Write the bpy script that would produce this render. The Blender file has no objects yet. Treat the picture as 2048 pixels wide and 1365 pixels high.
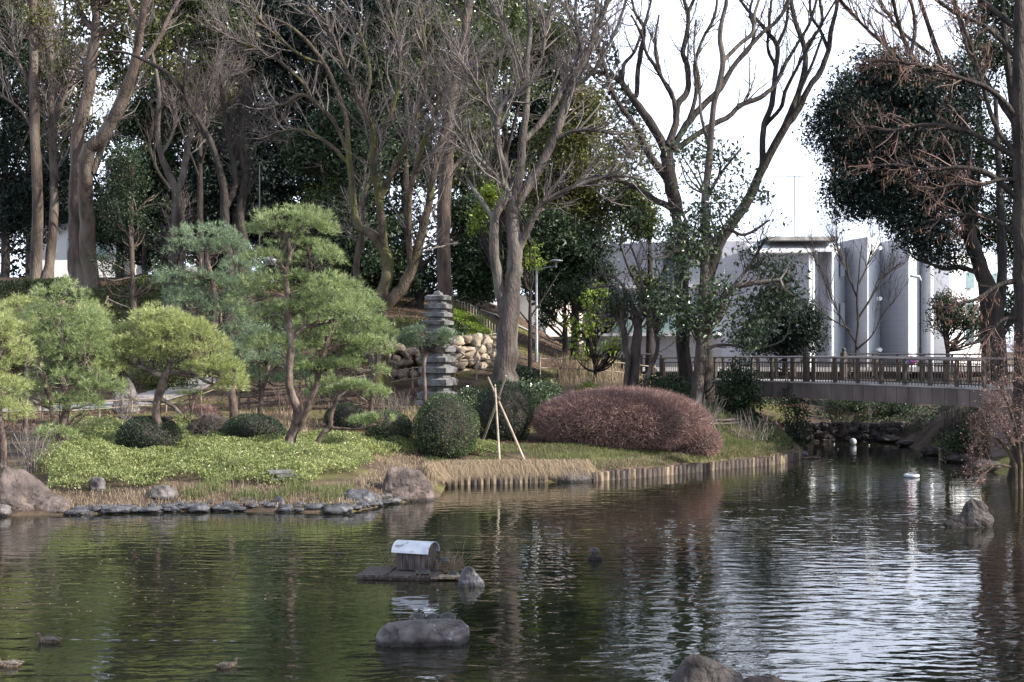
import bpy, math, random
import numpy as np
from mathutils import Vector
random.seed(7)
rng = np.random.default_rng(11)
SC = bpy.context.scene
COL = SC.collection

# ------------------------------------------------------------------ camera, sky, sun, exposure
K, HOR, CAMZ = 50 / 36 * 2048, 700.0, 4.0
cd = bpy.data.cameras.new('camera'); cam = bpy.data.objects.new('camera', cd); COL.objects.link(cam)
cam.location = (0, 0, CAMZ); cam.rotation_euler = (math.radians(90), 0, 0)
cd.lens = 50; cd.sensor_width = 36; cd.shift_y = (HOR - 682.5) / 2048
cd.clip_start = .1; cd.clip_end = 1200
SC.camera = cam
SUN = Vector((0.82, -0.27, 0.52)).normalized()
elev = math.asin(SUN.z); azim = math.atan2(SUN.x, SUN.y)
w = bpy.data.worlds.new('World'); SC.world = w; w.use_nodes = True
nt = w.node_tree; nt.nodes.clear()
wo = nt.nodes.new('ShaderNodeOutputWorld'); bg = nt.nodes.new('ShaderNodeBackground')
sky = nt.nodes.new('ShaderNodeTexSky'); sky.sky_type = 'NISHITA'; sky.sun_disc = False
sky.sun_elevation = elev; sky.sun_rotation = azim; sky.air_density = 1.0; sky.dust_density = 3.0; sky.ozone_density = 1.6
tc = nt.nodes.new('ShaderNodeTexCoord'); mp = nt.nodes.new('ShaderNodeMapping'); mp.inputs['Scale'].default_value = (1, 1, 3.2)
nz = nt.nodes.new('ShaderNodeTexNoise'); nz.inputs['Scale'].default_value = 2.3; nz.inputs['Detail'].default_value = 7; nz.inputs['Distortion'].default_value = .6
rp = nt.nodes.new('ShaderNodeMapRange'); rp.inputs[1].default_value = .36; rp.inputs[2].default_value = .6; rp.inputs[3].default_value = .6; rp.inputs[4].default_value = .95
mx = nt.nodes.new('ShaderNodeMix'); mx.data_type = 'RGBA'
mx.inputs[7].default_value = (11.2, 12.2, 14.6, 1)
L = nt.links.new
L(tc.outputs['Generated'], mp.inputs[0]); L(mp.outputs[0], nz.inputs['Vector']); L(nz.outputs[0], rp.inputs[0])
sxyz = nt.nodes.new('ShaderNodeSeparateXYZ'); L(tc.outputs['Generated'], sxyz.inputs[0])
hz = nt.nodes.new('ShaderNodeMapRange'); hz.inputs[1].default_value = .3; hz.inputs[2].default_value = .75; hz.inputs[3].default_value = 1.; hz.inputs[4].default_value = .3
L(sxyz.outputs[2], hz.inputs[0]); mh = nt.nodes.new('ShaderNodeMath'); mh.operation = 'MULTIPLY'; L(rp.outputs[0], mh.inputs[0]); L(hz.outputs[0], mh.inputs[1]); L(mh.outputs[0], mx.inputs[0]); L(sky.outputs[0], mx.inputs[6]); L(mx.outputs[2], bg.inputs[0]); L(bg.outputs[0], wo.inputs[0])
bg.inputs[1].default_value = .09
sl = bpy.data.lights.new('sun', 'SUN'); so = bpy.data.objects.new('sun', sl); COL.objects.link(so)
sl.energy = 5.0; sl.angle = math.radians(.55); sl.color = (1, .93, .83)
so.rotation_euler = SUN.to_track_quat('Z', 'Y').to_euler(); so.location = (30, 0, 40)
SC.view_settings.view_transform = 'Standard'; SC.view_settings.look = 'None'
SC.view_settings.exposure = 1.08; SC.view_settings.gamma = 1; SC.view_settings.use_curve_mapping = False
SC.render.engine = 'CYCLES'
SC.cycles.max_bounces = 6; SC.cycles.diffuse_bounces = 3; SC.cycles.glossy_bounces = 3; SC.cycles.transmission_bounces = 3
SC.cycles.transparent_max_bounces = 4; SC.cycles.use_denoising = True

# ------------------------------------------------------------------ materials
MATS = {}
def mat(name, c1, c2=None, scale=4., rough=.8, bump=0., bscale=None, island=0., trans=0., spec=.3, c3=None, stretch=(1, 1, 1),
        detail=5, contrast=(.35, .65), metal=0., c4=None, c4lim=(.55, .62), c4scale=1.5, up=None, bdist=.035):
    if name in MATS: return MATS[name]
    m = bpy.data.materials.new(name); m.use_nodes = True; MATS[name] = m
    t = m.node_tree; N = t.nodes; l = t.links.new; N.clear()
    out = N.new('ShaderNodeOutputMaterial'); b = N.new('ShaderNodeBsdfPrincipled')
    b.inputs['Roughness'].default_value = rough; b.inputs['Specular IOR Level'].default_value = spec; b.inputs['Metallic'].default_value = metal
    co = N.new('ShaderNodeTexCoord'); mpn = N.new('ShaderNodeMapping'); mpn.inputs['Scale'].default_value = stretch
    l(co.outputs['Object'], mpn.inputs[0])
    n = N.new('ShaderNodeTexNoise'); n.inputs['Scale'].default_value = scale; n.inputs['Detail'].default_value = detail
    l(mpn.outputs[0], n.inputs['Vector'])
    fac = n.outputs[0]
    if island:
        g = N.new('ShaderNodeNewGeometry')
        ma = N.new('ShaderNodeMix'); ma.data_type = 'FLOAT'; ma.inputs[0].default_value = island
        l(n.outputs[0], ma.inputs[2]); l(g.outputs['Random Per Island'], ma.inputs[3]); fac = ma.outputs[0]
    r = N.new('ShaderNodeValToRGB'); e = r.color_ramp.elements
    lo, hi = (contrast if island < .3 else (.1, .9))
    e[0].position = lo; e[1].position = hi
    e[0].color = (*c1, 1); e[1].color = (*(c2 or c1), 1)
    if c3: q = e.new((lo + hi) / 2); q.color = (*c3, 1)
    l(fac, r.inputs[0]); col = r.outputs[0]
    if c4:
        n2 = N.new('ShaderNodeTexNoise'); n2.inputs['Scale'].default_value = c4scale; n2.inputs['Detail'].default_value = 6
        l(mpn.outputs[0], n2.inputs['Vector'])
        mr = N.new('ShaderNodeMapRange'); mr.inputs[1].default_value, mr.inputs[2].default_value = c4lim
        l(n2.outputs[0], mr.inputs[0]); mk = mr.outputs[0]
        if up is not None:
            g2 = N.new('ShaderNodeNewGeometry'); sx = N.new('ShaderNodeSeparateXYZ'); l(g2.outputs['Normal'], sx.inputs[0])
            m2 = N.new('ShaderNodeMapRange'); m2.inputs[1].default_value = up; m2.inputs[2].default_value = up + .4
            l(sx.outputs[2], m2.inputs[0]); mm = N.new('ShaderNodeMath'); mm.operation = 'MULTIPLY'
            l(mk, mm.inputs[0]); l(m2.outputs[0], mm.inputs[1]); mk = mm.outputs[0]
        mxx = N.new('ShaderNodeMix'); mxx.data_type = 'RGBA'; l(mk, mxx.inputs[0]); l(col, mxx.inputs[6]); mxx.inputs[7].default_value = (*c4, 1)
        col = mxx.outputs[2]
    crk = None
    if name.startswith('rock'):
        vo = N.new('ShaderNodeTexVoronoi'); vo.feature = 'DISTANCE_TO_EDGE'; vo.inputs['Scale'].default_value = 1.1
        nw = N.new('ShaderNodeTexNoise'); nw.inputs['Scale'].default_value = 2.5; nw.inputs['Detail'].default_value = 5; l(mpn.outputs[0], nw.inputs['Vector'])
        ad = N.new('ShaderNodeVectorMath'); ad.operation = 'MULTIPLY_ADD'; ad.inputs[1].default_value = (.9, .9, .9); l(nw.outputs[1], ad.inputs[0]); l(mpn.outputs[0], ad.inputs[2]); l(ad.outputs[0], vo.inputs['Vector'])
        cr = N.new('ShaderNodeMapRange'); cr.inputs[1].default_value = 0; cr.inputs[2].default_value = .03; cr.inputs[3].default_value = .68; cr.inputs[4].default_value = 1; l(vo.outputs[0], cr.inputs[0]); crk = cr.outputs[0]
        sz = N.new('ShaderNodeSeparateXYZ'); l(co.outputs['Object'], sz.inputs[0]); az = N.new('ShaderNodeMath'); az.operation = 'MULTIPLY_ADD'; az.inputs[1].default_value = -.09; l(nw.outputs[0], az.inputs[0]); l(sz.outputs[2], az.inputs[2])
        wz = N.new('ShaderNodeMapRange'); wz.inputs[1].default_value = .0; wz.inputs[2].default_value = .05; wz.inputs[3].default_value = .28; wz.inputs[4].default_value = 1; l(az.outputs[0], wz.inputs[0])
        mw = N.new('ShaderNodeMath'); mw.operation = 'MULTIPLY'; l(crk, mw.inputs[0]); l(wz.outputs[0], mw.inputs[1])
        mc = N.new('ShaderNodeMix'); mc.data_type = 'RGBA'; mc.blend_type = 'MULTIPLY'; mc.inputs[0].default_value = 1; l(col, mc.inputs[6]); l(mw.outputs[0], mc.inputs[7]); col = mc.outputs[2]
    l(col, b.inputs['Base Color'])
    if bump:
        n3 = N.new('ShaderNodeTexNoise'); n3.inputs['Scale'].default_value = bscale or scale * 3; n3.inputs['Detail'].default_value = 8
        l(mpn.outputs[0], n3.inputs['Vector'])
        bp = N.new('ShaderNodeBump'); bp.inputs['Strength'].default_value = min(1, bump); bp.inputs['Distance'].default_value = bdist
        hh_ = n3.outputs[0]
        if crk is not None: am = N.new('ShaderNodeMath'); am.operation = 'MULTIPLY_ADD'; am.inputs[1].default_value = .35; l(crk, am.inputs[0]); l(hh_, am.inputs[2]); hh_ = am.outputs[0]
        l(hh_, bp.inputs['Height']); l(bp.outputs[0], b.inputs['Normal'])
    sh = b.outputs[0]
    if trans:
        tr = N.new('ShaderNodeBsdfTranslucent'); l(col, tr.inputs[0]); ms = N.new('ShaderNodeMixShader'); ms.inputs[0].default_value = trans
        l(sh, ms.inputs[1]); l(tr.outputs[0], ms.inputs[2]); sh = ms.outputs[0]
    l(sh, out.inputs[0])
    return m

M = lambda n: MATS[n]
mat('bark_brown', (.034, .025, .02), (.105, .078, .064), scale=3, stretch=(1, 1, .25), bump=1, bscale=14, bdist=.08, c4=(.15, .13, .11), c4lim=(.5, .72), c4scale=1.2)
mat('bark_dark', (.013, .01, .009), (.045, .036, .031), scale=4, stretch=(1, 1, .3), bump=1, bscale=16, bdist=.08)
mat('bark_grey', (.032, .026, .023), (.105, .086, .076), scale=3, stretch=(1, 1, .3), bump=1, bscale=15, bdist=.08, c4=(.17, .16, .14), c4lim=(.52, .7), c4scale=1.4)
mat('bark_mossy', (.03, .022, .016), (.1, .075, .055), scale=3, stretch=(1, 1, .4), bump=1, bscale=14, bdist=.08, c4=(.085, .09, .022), c4lim=(.48, .68), c4scale=1.1)
mat('bark_pine', (.035, .025, .022), (.12, .085, .072), scale=7, stretch=(1, 1, .5), bump=1, bscale=18, c4=(.22, .19, .16), c4lim=(.5, .7), c4scale=3)
mat('twig_grey', (.06, .052, .05), (.2, .17, .16), scale=1, island=.8)
mat('twig_red', (.07, .045, .04), (.2, .13, .11), scale=1, island=.8)
mat('twig_dark', (.02, .016, .014), (.07, .055, .05), scale=1, island=.8)
mat('catkin', (.12, .065, .045), (.3, .17, .12), scale=1, island=.8, trans=.3)
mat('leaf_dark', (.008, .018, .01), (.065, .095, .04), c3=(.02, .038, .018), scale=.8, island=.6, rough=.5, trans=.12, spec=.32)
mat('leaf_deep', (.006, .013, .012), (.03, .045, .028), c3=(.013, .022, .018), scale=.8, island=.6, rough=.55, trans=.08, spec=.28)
mat('leaf_mid', (.02, .035, .012), (.12, .14, .04), c3=(.05, .07, .022), scale=.6, island=.6, rough=.36, trans=.25, spec=.5)
mat('leaf_olive', (.035, .042, .012), (.22, .21, .06), c3=(.09, .1, .03), scale=.6, island=.6, rough=.4, trans=.35, spec=.45)
mat('leaf_bright', (.06, .11, .015), (.36, .42, .08), c3=(.17, .24, .04), scale=.8, island=.6, rough=.45, trans=.4)
mat('leaf_magnolia', (.025, .05, .025), (.13, .17, .08), c3=(.055, .085, .04), scale=1, island=.7, rough=.22, trans=.12, spec=.8)
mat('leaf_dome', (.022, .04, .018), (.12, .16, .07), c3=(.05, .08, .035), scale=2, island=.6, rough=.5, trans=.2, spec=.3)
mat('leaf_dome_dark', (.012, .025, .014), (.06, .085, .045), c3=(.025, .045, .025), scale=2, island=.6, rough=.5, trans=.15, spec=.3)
mat('leaf_rust', (.09, .045, .028), (.24, .15, .09), scale=1, island=.7, rough=.5, trans=.3)
mat('needle', (.06, .095, .045), (.5, .56, .27), c3=(.22, .29, .12), scale=1.6, island=.5, rough=.42, trans=.3, spec=.5)
mat('needle_yellow', (.09, .12, .045), (.6, .62, .27), c3=(.31, .36, .14), scale=1.6, island=.5, rough=.42, trans=.3, spec=.5)
mat('needle_blue', (.045, .08, .05), (.36, .44, .27), c3=(.15, .22, .13), scale=.9, island=.5, rough=.42, trans=.25, spec=.5)
mat('groundcover', (.055, .085, .028), (.45, .45, .19), c3=(.2, .245, .085), scale=.45, island=.55, rough=.4, trans=.3, spec=.5)
mat('grass_green', (.04, .07, .02), (.24, .26, .11), scale=.6, island=.6, trans=.3)
mat('straw', (.13, .095, .065), (.55, .45, .32), c3=(.31, .24, .165), scale=.5, island=.6, rough=.7, trans=.3)
mat('azalea_twig', (.075, .045, .04), (.5, .34, .3), c3=(.23, .14, .125), scale=.8, island=.7, rough=.7, trans=.1)
mat('azalea_green', (.06, .08, .02), (.2, .22, .07), scale=.8, island=.7, trans=.3)
mat('rock_brown', (.04, .032, .03), (.14, .112, .102), scale=2.2, rough=.9, bump=1, bscale=6, bdist=.09, c4=(.045, .035, .03), c4lim=(.58, .66), c4scale=3)
mat('rock_grey', (.05, .046, .046), (.17, .155, .15), scale=3, rough=.85, bump=1, bscale=8, bdist=.08, c4=(.4, .4, .4), c4lim=(.64, .7), c4scale=4)
mat('rock_dark', (.025, .022, .022), (.09, .078, .076), scale=3, rough=.8, bump=1, bscale=9, bdist=.08)
mat('rock_wet', (.03, .03, .034), (.105, .105, .118), scale=5, rough=.45, bump=.8, bscale=12)
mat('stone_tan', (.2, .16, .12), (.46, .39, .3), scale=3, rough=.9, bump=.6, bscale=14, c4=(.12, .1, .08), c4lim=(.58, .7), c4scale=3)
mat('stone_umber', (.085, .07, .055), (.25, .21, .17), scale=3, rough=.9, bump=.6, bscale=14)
mat('granite', (.09, .09, .095), (.21, .205, .21), scale=6, rough=.85, bump=.4, bscale=30, bdist=.008, c4=(.055, .06, .045), c4lim=(.5, .66), c4scale=3)
mat('soil', (.03, .021, .015), (.1, .07, .048), scale=1.4, rough=.95, bump=1, bscale=9, c4=(.1, .1, .03), c4lim=(.5, .62), c4scale=.4)
mat('path', (.2, .19, .185), (.28, .265, .26), scale=3, rough=.9, bump=.2)
mat('wood_old', (.035, .03, .028), (.12, .1, .092), scale=4, stretch=(6, 6, 1), rough=.85, bump=.7, bscale=10)
mat('wood_post', (.09, .07, .05), (.28, .22, .16), scale=3, stretch=(4, 4, 1), rough=.85, bump=.6)
mat('wood_post_dark', (.04, .032, .028), (.13, .1, .085), scale=3, stretch=(4, 4, 1), rough=.85, bump=.6)
mat('bamboo', (.19, .155, .115), (.36, .3, .235), scale=3, rough=.5, bump=.2)
mat('bamboo_dark', (.14, .11, .08), (.3, .24, .19), scale=3, rough=.6)
mat('metal_brown', (.03, .022, .018), (.065, .048, .04), scale=8, rough=.5, spec=.4)
mat('metal_rail', (.16, .135, .12), (.24, .2, .18), scale=8, rough=.35, spec=.5)
mat('metal_grey', (.16, .165, .18), (.25, .255, .27), scale=8, rough=.4, metal=.3)
mat('metal_black', (.03, .03, .033), (.05, .05, .055), scale=8, rough=.4)
mat('concrete_brown', (.09, .072, .066), (.17, .14, .13), scale=1.2, rough=.9, bump=.3, c4=(.08, .065, .06), c4lim=(.5, .68), c4scale=1.3, stretch=(1, 1, .4))
mat('concrete', (.2, .19, .18), (.34, .325, .31), scale=1.2, rough=.9, bump=.3)
mat('tin', (.45, .48, .53), (.62, .64, .68), scale=5, rough=.35, metal=.25, c4=(.2, .17, .15), c4lim=(.6, .7), c4scale=6)
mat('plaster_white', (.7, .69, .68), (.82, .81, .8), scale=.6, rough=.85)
mat('plaster_pink', (.42, .36, .34), (.5, .43, .41), scale=.6, rough=.85)
mat('roof_metal', (.2, .22, .26), (.28, .3, .35), scale=1, rough=.5)
mat('roof_pale', (.55, .56, .6), (.65, .66, .7), scale=1, rough=.5)
mat('glass_dark', (.03, .045, .065), (.07, .09, .12), scale=1, rough=.08, spec=.8)
mat('glass_green', (.2, .3, .3), (.32, .42, .42), scale=1, rough=.2, spec=.8)
mat('hose_red', (.4, .08, .07), (.5, .13, .11), scale=4, rough=.5)
mat('white_plastic', (.28, .3, .33), (.42, .43, .46), scale=4, rough=.35)
mat('blue_paint', (.02, .06, .4), rough=.4)
mat('red_paint', (.6, .03, .03), rough=.4)
mat('turtle_shell', (.01, .01, .01), (.035, .035, .032), scale=18, rough=.45, spec=.4)
mat('turtle_skin', (.03, .035, .02), (.12, .12, .05), scale=40, rough=.5)
mat('duck_body', (.04, .03, .024), (.17, .13, .1), scale=34, rough=.8, contrast=(.4, .6))
mat('duck_wing', (.035, .03, .026), (.15, .135, .12), scale=25, rough=.8)
mat('duck_bill', (.06, .055, .04), (.12, .1, .06), scale=9, rough=.5)
mat('mud_red', (.13, .075, .05), (.26, .15, .1), scale=2, rough=.95, bump=.7)

def tilemat(name, c1, c2, cm, bw, bh, off=.0):
    m = bpy.data.materials.new(name); m.use_nodes = True; MATS[name] = m
    t = m.node_tree; N = t.nodes; l = t.links.new; b = N['Principled BSDF']; b.inputs['Roughness'].default_value = .7
    co = N.new('ShaderNodeTexCoord'); sp = N.new('ShaderNodeSeparateXYZ'); l(co.outputs['Object'], sp.inputs[0])
    ad = N.new('ShaderNodeMath'); ad.operation = 'ADD'; l(sp.outputs[0], ad.inputs[0]); l(sp.outputs[1], ad.inputs[1])
    cb = N.new('ShaderNodeCombineXYZ'); l(ad.outputs[0], cb.inputs[0]); l(sp.outputs[2], cb.inputs[1])
    br = N.new('ShaderNodeTexBrick'); l(cb.outputs[0], br.inputs['Vector']); br.offset = off
    br.inputs['Color1'].default_value = (*c1, 1); br.inputs['Color2'].default_value = (*c2, 1); br.inputs['Mortar'].default_value = (*cm, 1)
    br.inputs['Scale'].default_value = 1; br.inputs['Brick Width'].default_value = bw; br.inputs['Row Height'].default_value = bh; br.inputs['Mortar Size'].default_value = .012
    n = N.new('ShaderNodeTexNoise'); n.inputs['Scale'].default_value = .35; n.inputs['Detail'].default_value = 6
    mr = N.new('ShaderNodeMapRange'); mr.inputs[3].default_value = .88; mr.inputs[4].default_value = 1.1; l(co.outputs['Object'], n.inputs['Vector']); l(n.outputs[0], mr.inputs[0])
    mu = N.new('ShaderNodeMix'); mu.data_type = 'RGBA'; mu.blend_type = 'MULTIPLY'; mu.inputs[0].default_value = 1
    l(br.outputs[0], mu.inputs[6]); l(mr.outputs[0], mu.inputs[7]); l(mu.outputs[2], b.inputs['Base Color'])
    return m
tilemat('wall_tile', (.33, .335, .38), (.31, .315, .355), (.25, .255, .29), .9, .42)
tilemat('fin_tile_lit', (.62, .66, .7), (.6, .64, .68), (.55, .58, .62), .9, .42)  # paler copy of the wall tile: sun and sky bounce put into the colour
tilemat('wall_white_tile', (.78, .79, .8), (.75, .76, .77), (.68, .69, .7), .9, .42)

def water_mat():
    m = bpy.data.materials.new('pond_water'); m.use_nodes = True; MATS['water'] = m
    t = m.node_tree; N = t.nodes; l = t.links.new; b = N['Principled BSDF']
    b.inputs['Base Color'].default_value = (.011, .012, .007, 1); b.inputs['Roughness'].default_value = .012
    b.inputs['IOR'].default_value = 1.5; b.inputs['Specular IOR Level'].default_value = .6
    co = N.new('ShaderNodeTexCoord')
    def noise(scale, st, det, rot=0, dist=0):
        mp_ = N.new('ShaderNodeMapping'); mp_.inputs['Scale'].default_value = st; mp_.inputs['Rotation'].default_value = (0, 0, rot)
        l(co.outputs['Object'], mp_.inputs[0]); n = N.new('ShaderNodeTexNoise'); n.inputs['Scale'].default_value = scale
        n.inputs['Detail'].default_value = det; n.inputs['Distortion'].default_value = dist; l(mp_.outputs[0], n.inputs['Vector']); return n.outputs[0]
    a = noise(2.9, (.55, 1, 1), 1.6, .15, .5); c = noise(9.5, (.6, 1, 1), 2, -.2); big = noise(.16, (1, 1.6, 1), 3)
    wv = N.new('ShaderNodeTexWave'); wv.bands_direction = 'Y'; wv.inputs['Scale'].default_value = .85; wv.inputs['Distortion'].default_value = 7
    wv.inputs['Detail'].default_value = 2; wv.inputs['Detail Scale'].default_value = .8; l(co.outputs['Object'], wv.inputs['Vector'])
    def math_(op, x, y):
        q = N.new('ShaderNodeMath'); q.operation = op
        for i, v in enumerate((x, y)):
            if isinstance(v, (int, float)): q.inputs[i].default_value = v
            else: l(v, q.inputs[i])
        return q.outputs[0]
    h = math_('ADD', math_('MULTIPLY', a, 1.), math_('ADD', math_('MULTIPLY', c, .12), math_('MULTIPLY', wv.outputs[1], .1)))
    mr = N.new('ShaderNodeMapRange'); mr.inputs[1].default_value = .38; mr.inputs[2].default_value = .62; mr.inputs[3].default_value = .35; mr.inputs[4].default_value = 1.
    l(big, mr.inputs[0])
    # calmer towards the sheltered far end
    sp = N.new('ShaderNodeSeparateXYZ'); l(co.outputs['Object'], sp.inputs[0])
    m2 = N.new('ShaderNodeMapRange'); m2.inputs[1].default_value = 18; m2.inputs[2].default_value = 48; m2.inputs[3].default_value = 1.; m2.inputs[4].default_value = .4
    l(sp.outputs[1], m2.inputs[0])
    bp = N.new('ShaderNodeBump'); bp.inputs['Distance'].default_value = .026
    l(math_('MULTIPLY', mr.outputs[0], m2.outputs[0]), bp.inputs['Strength']); l(h, bp.inputs['Height']); l(bp.outputs[0], b.inputs['Normal'])
    return m
water_mat()

# ------------------------------------------------------------------ mesh helpers
def mk_mesh(name, V, Fs, smooth=False):
    V = np.asarray(V, np.float32).reshape(-1, 3)
    Fs = [np.asarray(F, np.int32) for F in (Fs if isinstance(Fs, list) else [Fs]) if len(F)]
    me = bpy.data.meshes.new(name); me.vertices.add(len(V)); me.vertices.foreach_set('co', V.ravel())
    tot = sum(F.size for F in Fs); npoly = sum(len(F) for F in Fs)
    me.loops.add(tot); me.polygons.add(npoly)
    me.loops.foreach_set('vertex_index', np.concatenate([F.ravel() for F in Fs]))
    lt = np.concatenate([np.full(len(F), F.shape[1], np.int32) for F in Fs]); ls = np.concatenate([[0], np.cumsum(lt)[:-1]]).astype(np.int32)
    me.polygons.foreach_set('loop_start', ls); me.polygons.foreach_set('loop_total', lt)
    me.polygons.foreach_set('use_smooth', np.full(npoly, bool(smooth)))
    me.update(calc_edges=True); me.validate()
    return me
class Geo:
    """collects shapes for ONE mesh object"""
    def __init__(s): s.V = []; s.T = []; s.Q = []; s.n = 0
    def add(s, V, F):
        V = np.asarray(V, float).reshape(-1, 3); F = np.asarray(F, np.int64)
        (s.T if F.shape[1] == 3 else s.Q).append(F + s.n); s.V.append(V); s.n += len(V); return s
    def obj(s, name, m, parent=None, smooth=False, loc=None):
        V = np.concatenate(s.V)
        if loc is None: loc = Vector(parent['_w']) if parent is not None else Vector((0, 0, 0))
        Fs = []
        if s.T: Fs.append(np.concatenate(s.T))
        if s.Q: Fs.append(np.concatenate(s.Q))
        me = mk_mesh(name, V - np.array(loc), Fs, smooth); me.materials.append(M(m) if isinstance(m, str) else m)
        o = bpy.data.objects.new(name, me); COL.objects.link(o)
        if parent is None: o.location = loc
        else: o.parent = parent
        return o
def thing(name, label, cat, loc, group=None):
    o = bpy.data.objects.new(name, None); COL.objects.link(o); o.location = loc; o.empty_display_size = .3
    o['label'] = label; o['category'] = cat; o['_w'] = list(loc)
    if group: o['group'] = group
    return o
def tag(o, label, cat, group=None, kind=None):
    o['label'] = label; o['category'] = cat
    if group: o['group'] = group
    if kind: o['kind'] = kind
    return o
def structure(o): o['kind'] = 'structure'; return o
def sub(o, loc=None):
    "make a mesh object usable as parent of further parts"
    o['_w'] = list(loc if loc is not None else (o.parent['_w'] if o.parent else o.location)); return o

def P(px, py, Y): return np.array([(px - 1024) / K * Y, Y, CAMZ - (py - HOR) / K * Y])
def X_(px, Y): return (px - 1024) / K * Y

def box(g, c, s, rz=0, rx=0, ry=0):
    v = np.array([[x, y, z] for x in (-.5, .5) for y in (-.5, .5) for z in (-.5, .5)]) * np.array(s)
    if rx: c_, s_ = math.cos(rx), math.sin(rx); v = v @ np.array([[1, 0, 0], [0, c_, s_], [0, -s_, c_]])
    if ry: c_, s_ = math.cos(ry), math.sin(ry); v = v @ np.array([[c_, 0, -s_], [0, 1, 0], [s_, 0, c_]])
    if rz: c_, s_ = math.cos(rz), math.sin(rz); v = v @ np.array([[c_, s_, 0], [-s_, c_, 0], [0, 0, 1]])
    g.add(v + np.array(c), [[0, 1, 3, 2], [4, 6, 7, 5], [0, 4, 5, 1], [2, 3, 7, 6], [0, 2, 6, 4], [1, 5, 7, 3]]); return g
def norm(a): return a / np.maximum(np.linalg.norm(a, axis=-1, keepdims=True), 1e-9)
def tubes(g, Pt, R, n=3, cap=False, squash=None):
    Pt = np.asarray(Pt, float); R = np.asarray(R, float)
    if Pt.ndim == 2: Pt = Pt[None]; R = R[None]
    T, k, _ = Pt.shape
    tg = norm(np.gradient(Pt, axis=1)) if k > 2 else norm(np.repeat(Pt[:, 1:] - Pt[:, :1], 2, axis=1))
    ref = np.array([.23, .93, .11]); ov = norm(Pt[:, -1] - Pt[:, 0]); par = np.abs(ov @ norm(ref)) > .85
    rf = np.where(par[:, None], np.array([.1, .1, 1.]), ref)[:, None, :]
    u = norm(np.cross(tg, np.broadcast_to(rf, tg.shape))); v = np.cross(tg, u)
    a = np.arange(n) / n * 2 * math.pi
    ring = Pt[:, :, None] + R[:, :, None, None] * (np.cos(a)[:, None] * u[:, :, None] + np.sin(a)[:, None] * v[:, :, None])
    V = ring.reshape(-1, 3)
    t_, i, j = np.meshgrid(np.arange(T), np.arange(k - 1), np.arange(n), indexing='ij')
    b0 = (t_ * k + i) * n; j2 = (j + 1) % n
    F = np.stack([b0 + j, b0 + j2, b0 + n + j2, b0 + n + j], -1).reshape(-1, 4)
    g.add(V, F)
    if cap:
        for t in range(T):
            for e in (0, k - 1):
                c = Pt[t, e]; rr = ring[t, e]; ids = np.arange(n)
                f = np.stack([np.full(n, n), ids, (ids + 1) % n], -1); f = f[:, ::-1] if e == 0 else f
                g.add(np.vstack([rr, c]), f)
    return g
def tube(g, pts, r, n=6, cap=True):
    pts = np.asarray(pts, float); r = np.full(len(pts), r) if np.isscalar(r) else np.asarray(r)
    return tubes(g, pts, r, n, cap)
def catmull(p, k):
    p = np.asarray(p, float); q = np.vstack([2 * p[0] - p[1], p, 2 * p[-1] - p[-2]]); n = len(p) - 1
    t = np.linspace(0, n - 1e-6, k); i = t.astype(int); f = (t - i)[:, None]
    a, b, c, d = q[i], q[i + 1], q[i + 2], q[i + 3]
    return .5 * (2 * b + (c - a) * f + (2 * a - 5 * b + 4 * c - d) * f ** 2 + (3 * b - a - 3 * c + d) * f ** 3)
def sn(Pn, freq, seed):
    "cheap smooth 3-D noise, about -1..1"
    r = np.random.default_rng(seed); o = 0
    for i in range(6):
        d = r.normal(size=3); d /= np.linalg.norm(d); f = freq * (.7 + .9 * r.random())
        o = o + np.sin(Pn @ d * f + r.random() * 6.28 + 1.3 * np.sin(Pn @ r.normal(size=3) * f * .5))
    return o / 3.2
def blob(g, c, r, seed=0, rough=.15, nu=22, nv=12, freq=1.6, cut=None, pw=1.):
    "uneven closed lump; pw<1 makes it boxier"
    u = np.arange(nu) / nu * 2 * math.pi; v = np.linspace(-math.pi / 2, math.pi / 2, nv)
    uu, vv = np.meshgrid(u, v); sg = lambda a: np.sign(a) * np.abs(a) ** pw
    d = np.stack([sg(np.cos(vv)) * sg(np.cos(uu)), sg(np.cos(vv)) * sg(np.sin(uu)), sg(np.sin(vv))], -1)
    dd = norm(d); rad = 1 + rough * sn(dd, freq * 1.7, seed) + rough * .5 * sn(dd, freq * 4.5, seed + 5)
    V = d * rad[..., None]
    V[0] = V[0].mean(0); V[-1] = V[-1].mean(0)
    V = V * np.array(r)
    if cut is not None: V[..., 2] = np.maximum(V[..., 2], cut)
    V = V + np.array(c)
    i, j = np.meshgrid(np.arange(nv - 1), np.arange(nu), indexing='ij'); j2 = (j + 1) % nu
    F = np.stack([i * nu + j, i * nu + j2, (i + 1) * nu + j2, (i + 1) * nu + j], -1).reshape(-1, 4)
    return g.add(V.reshape(-1, 3), F)
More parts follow.
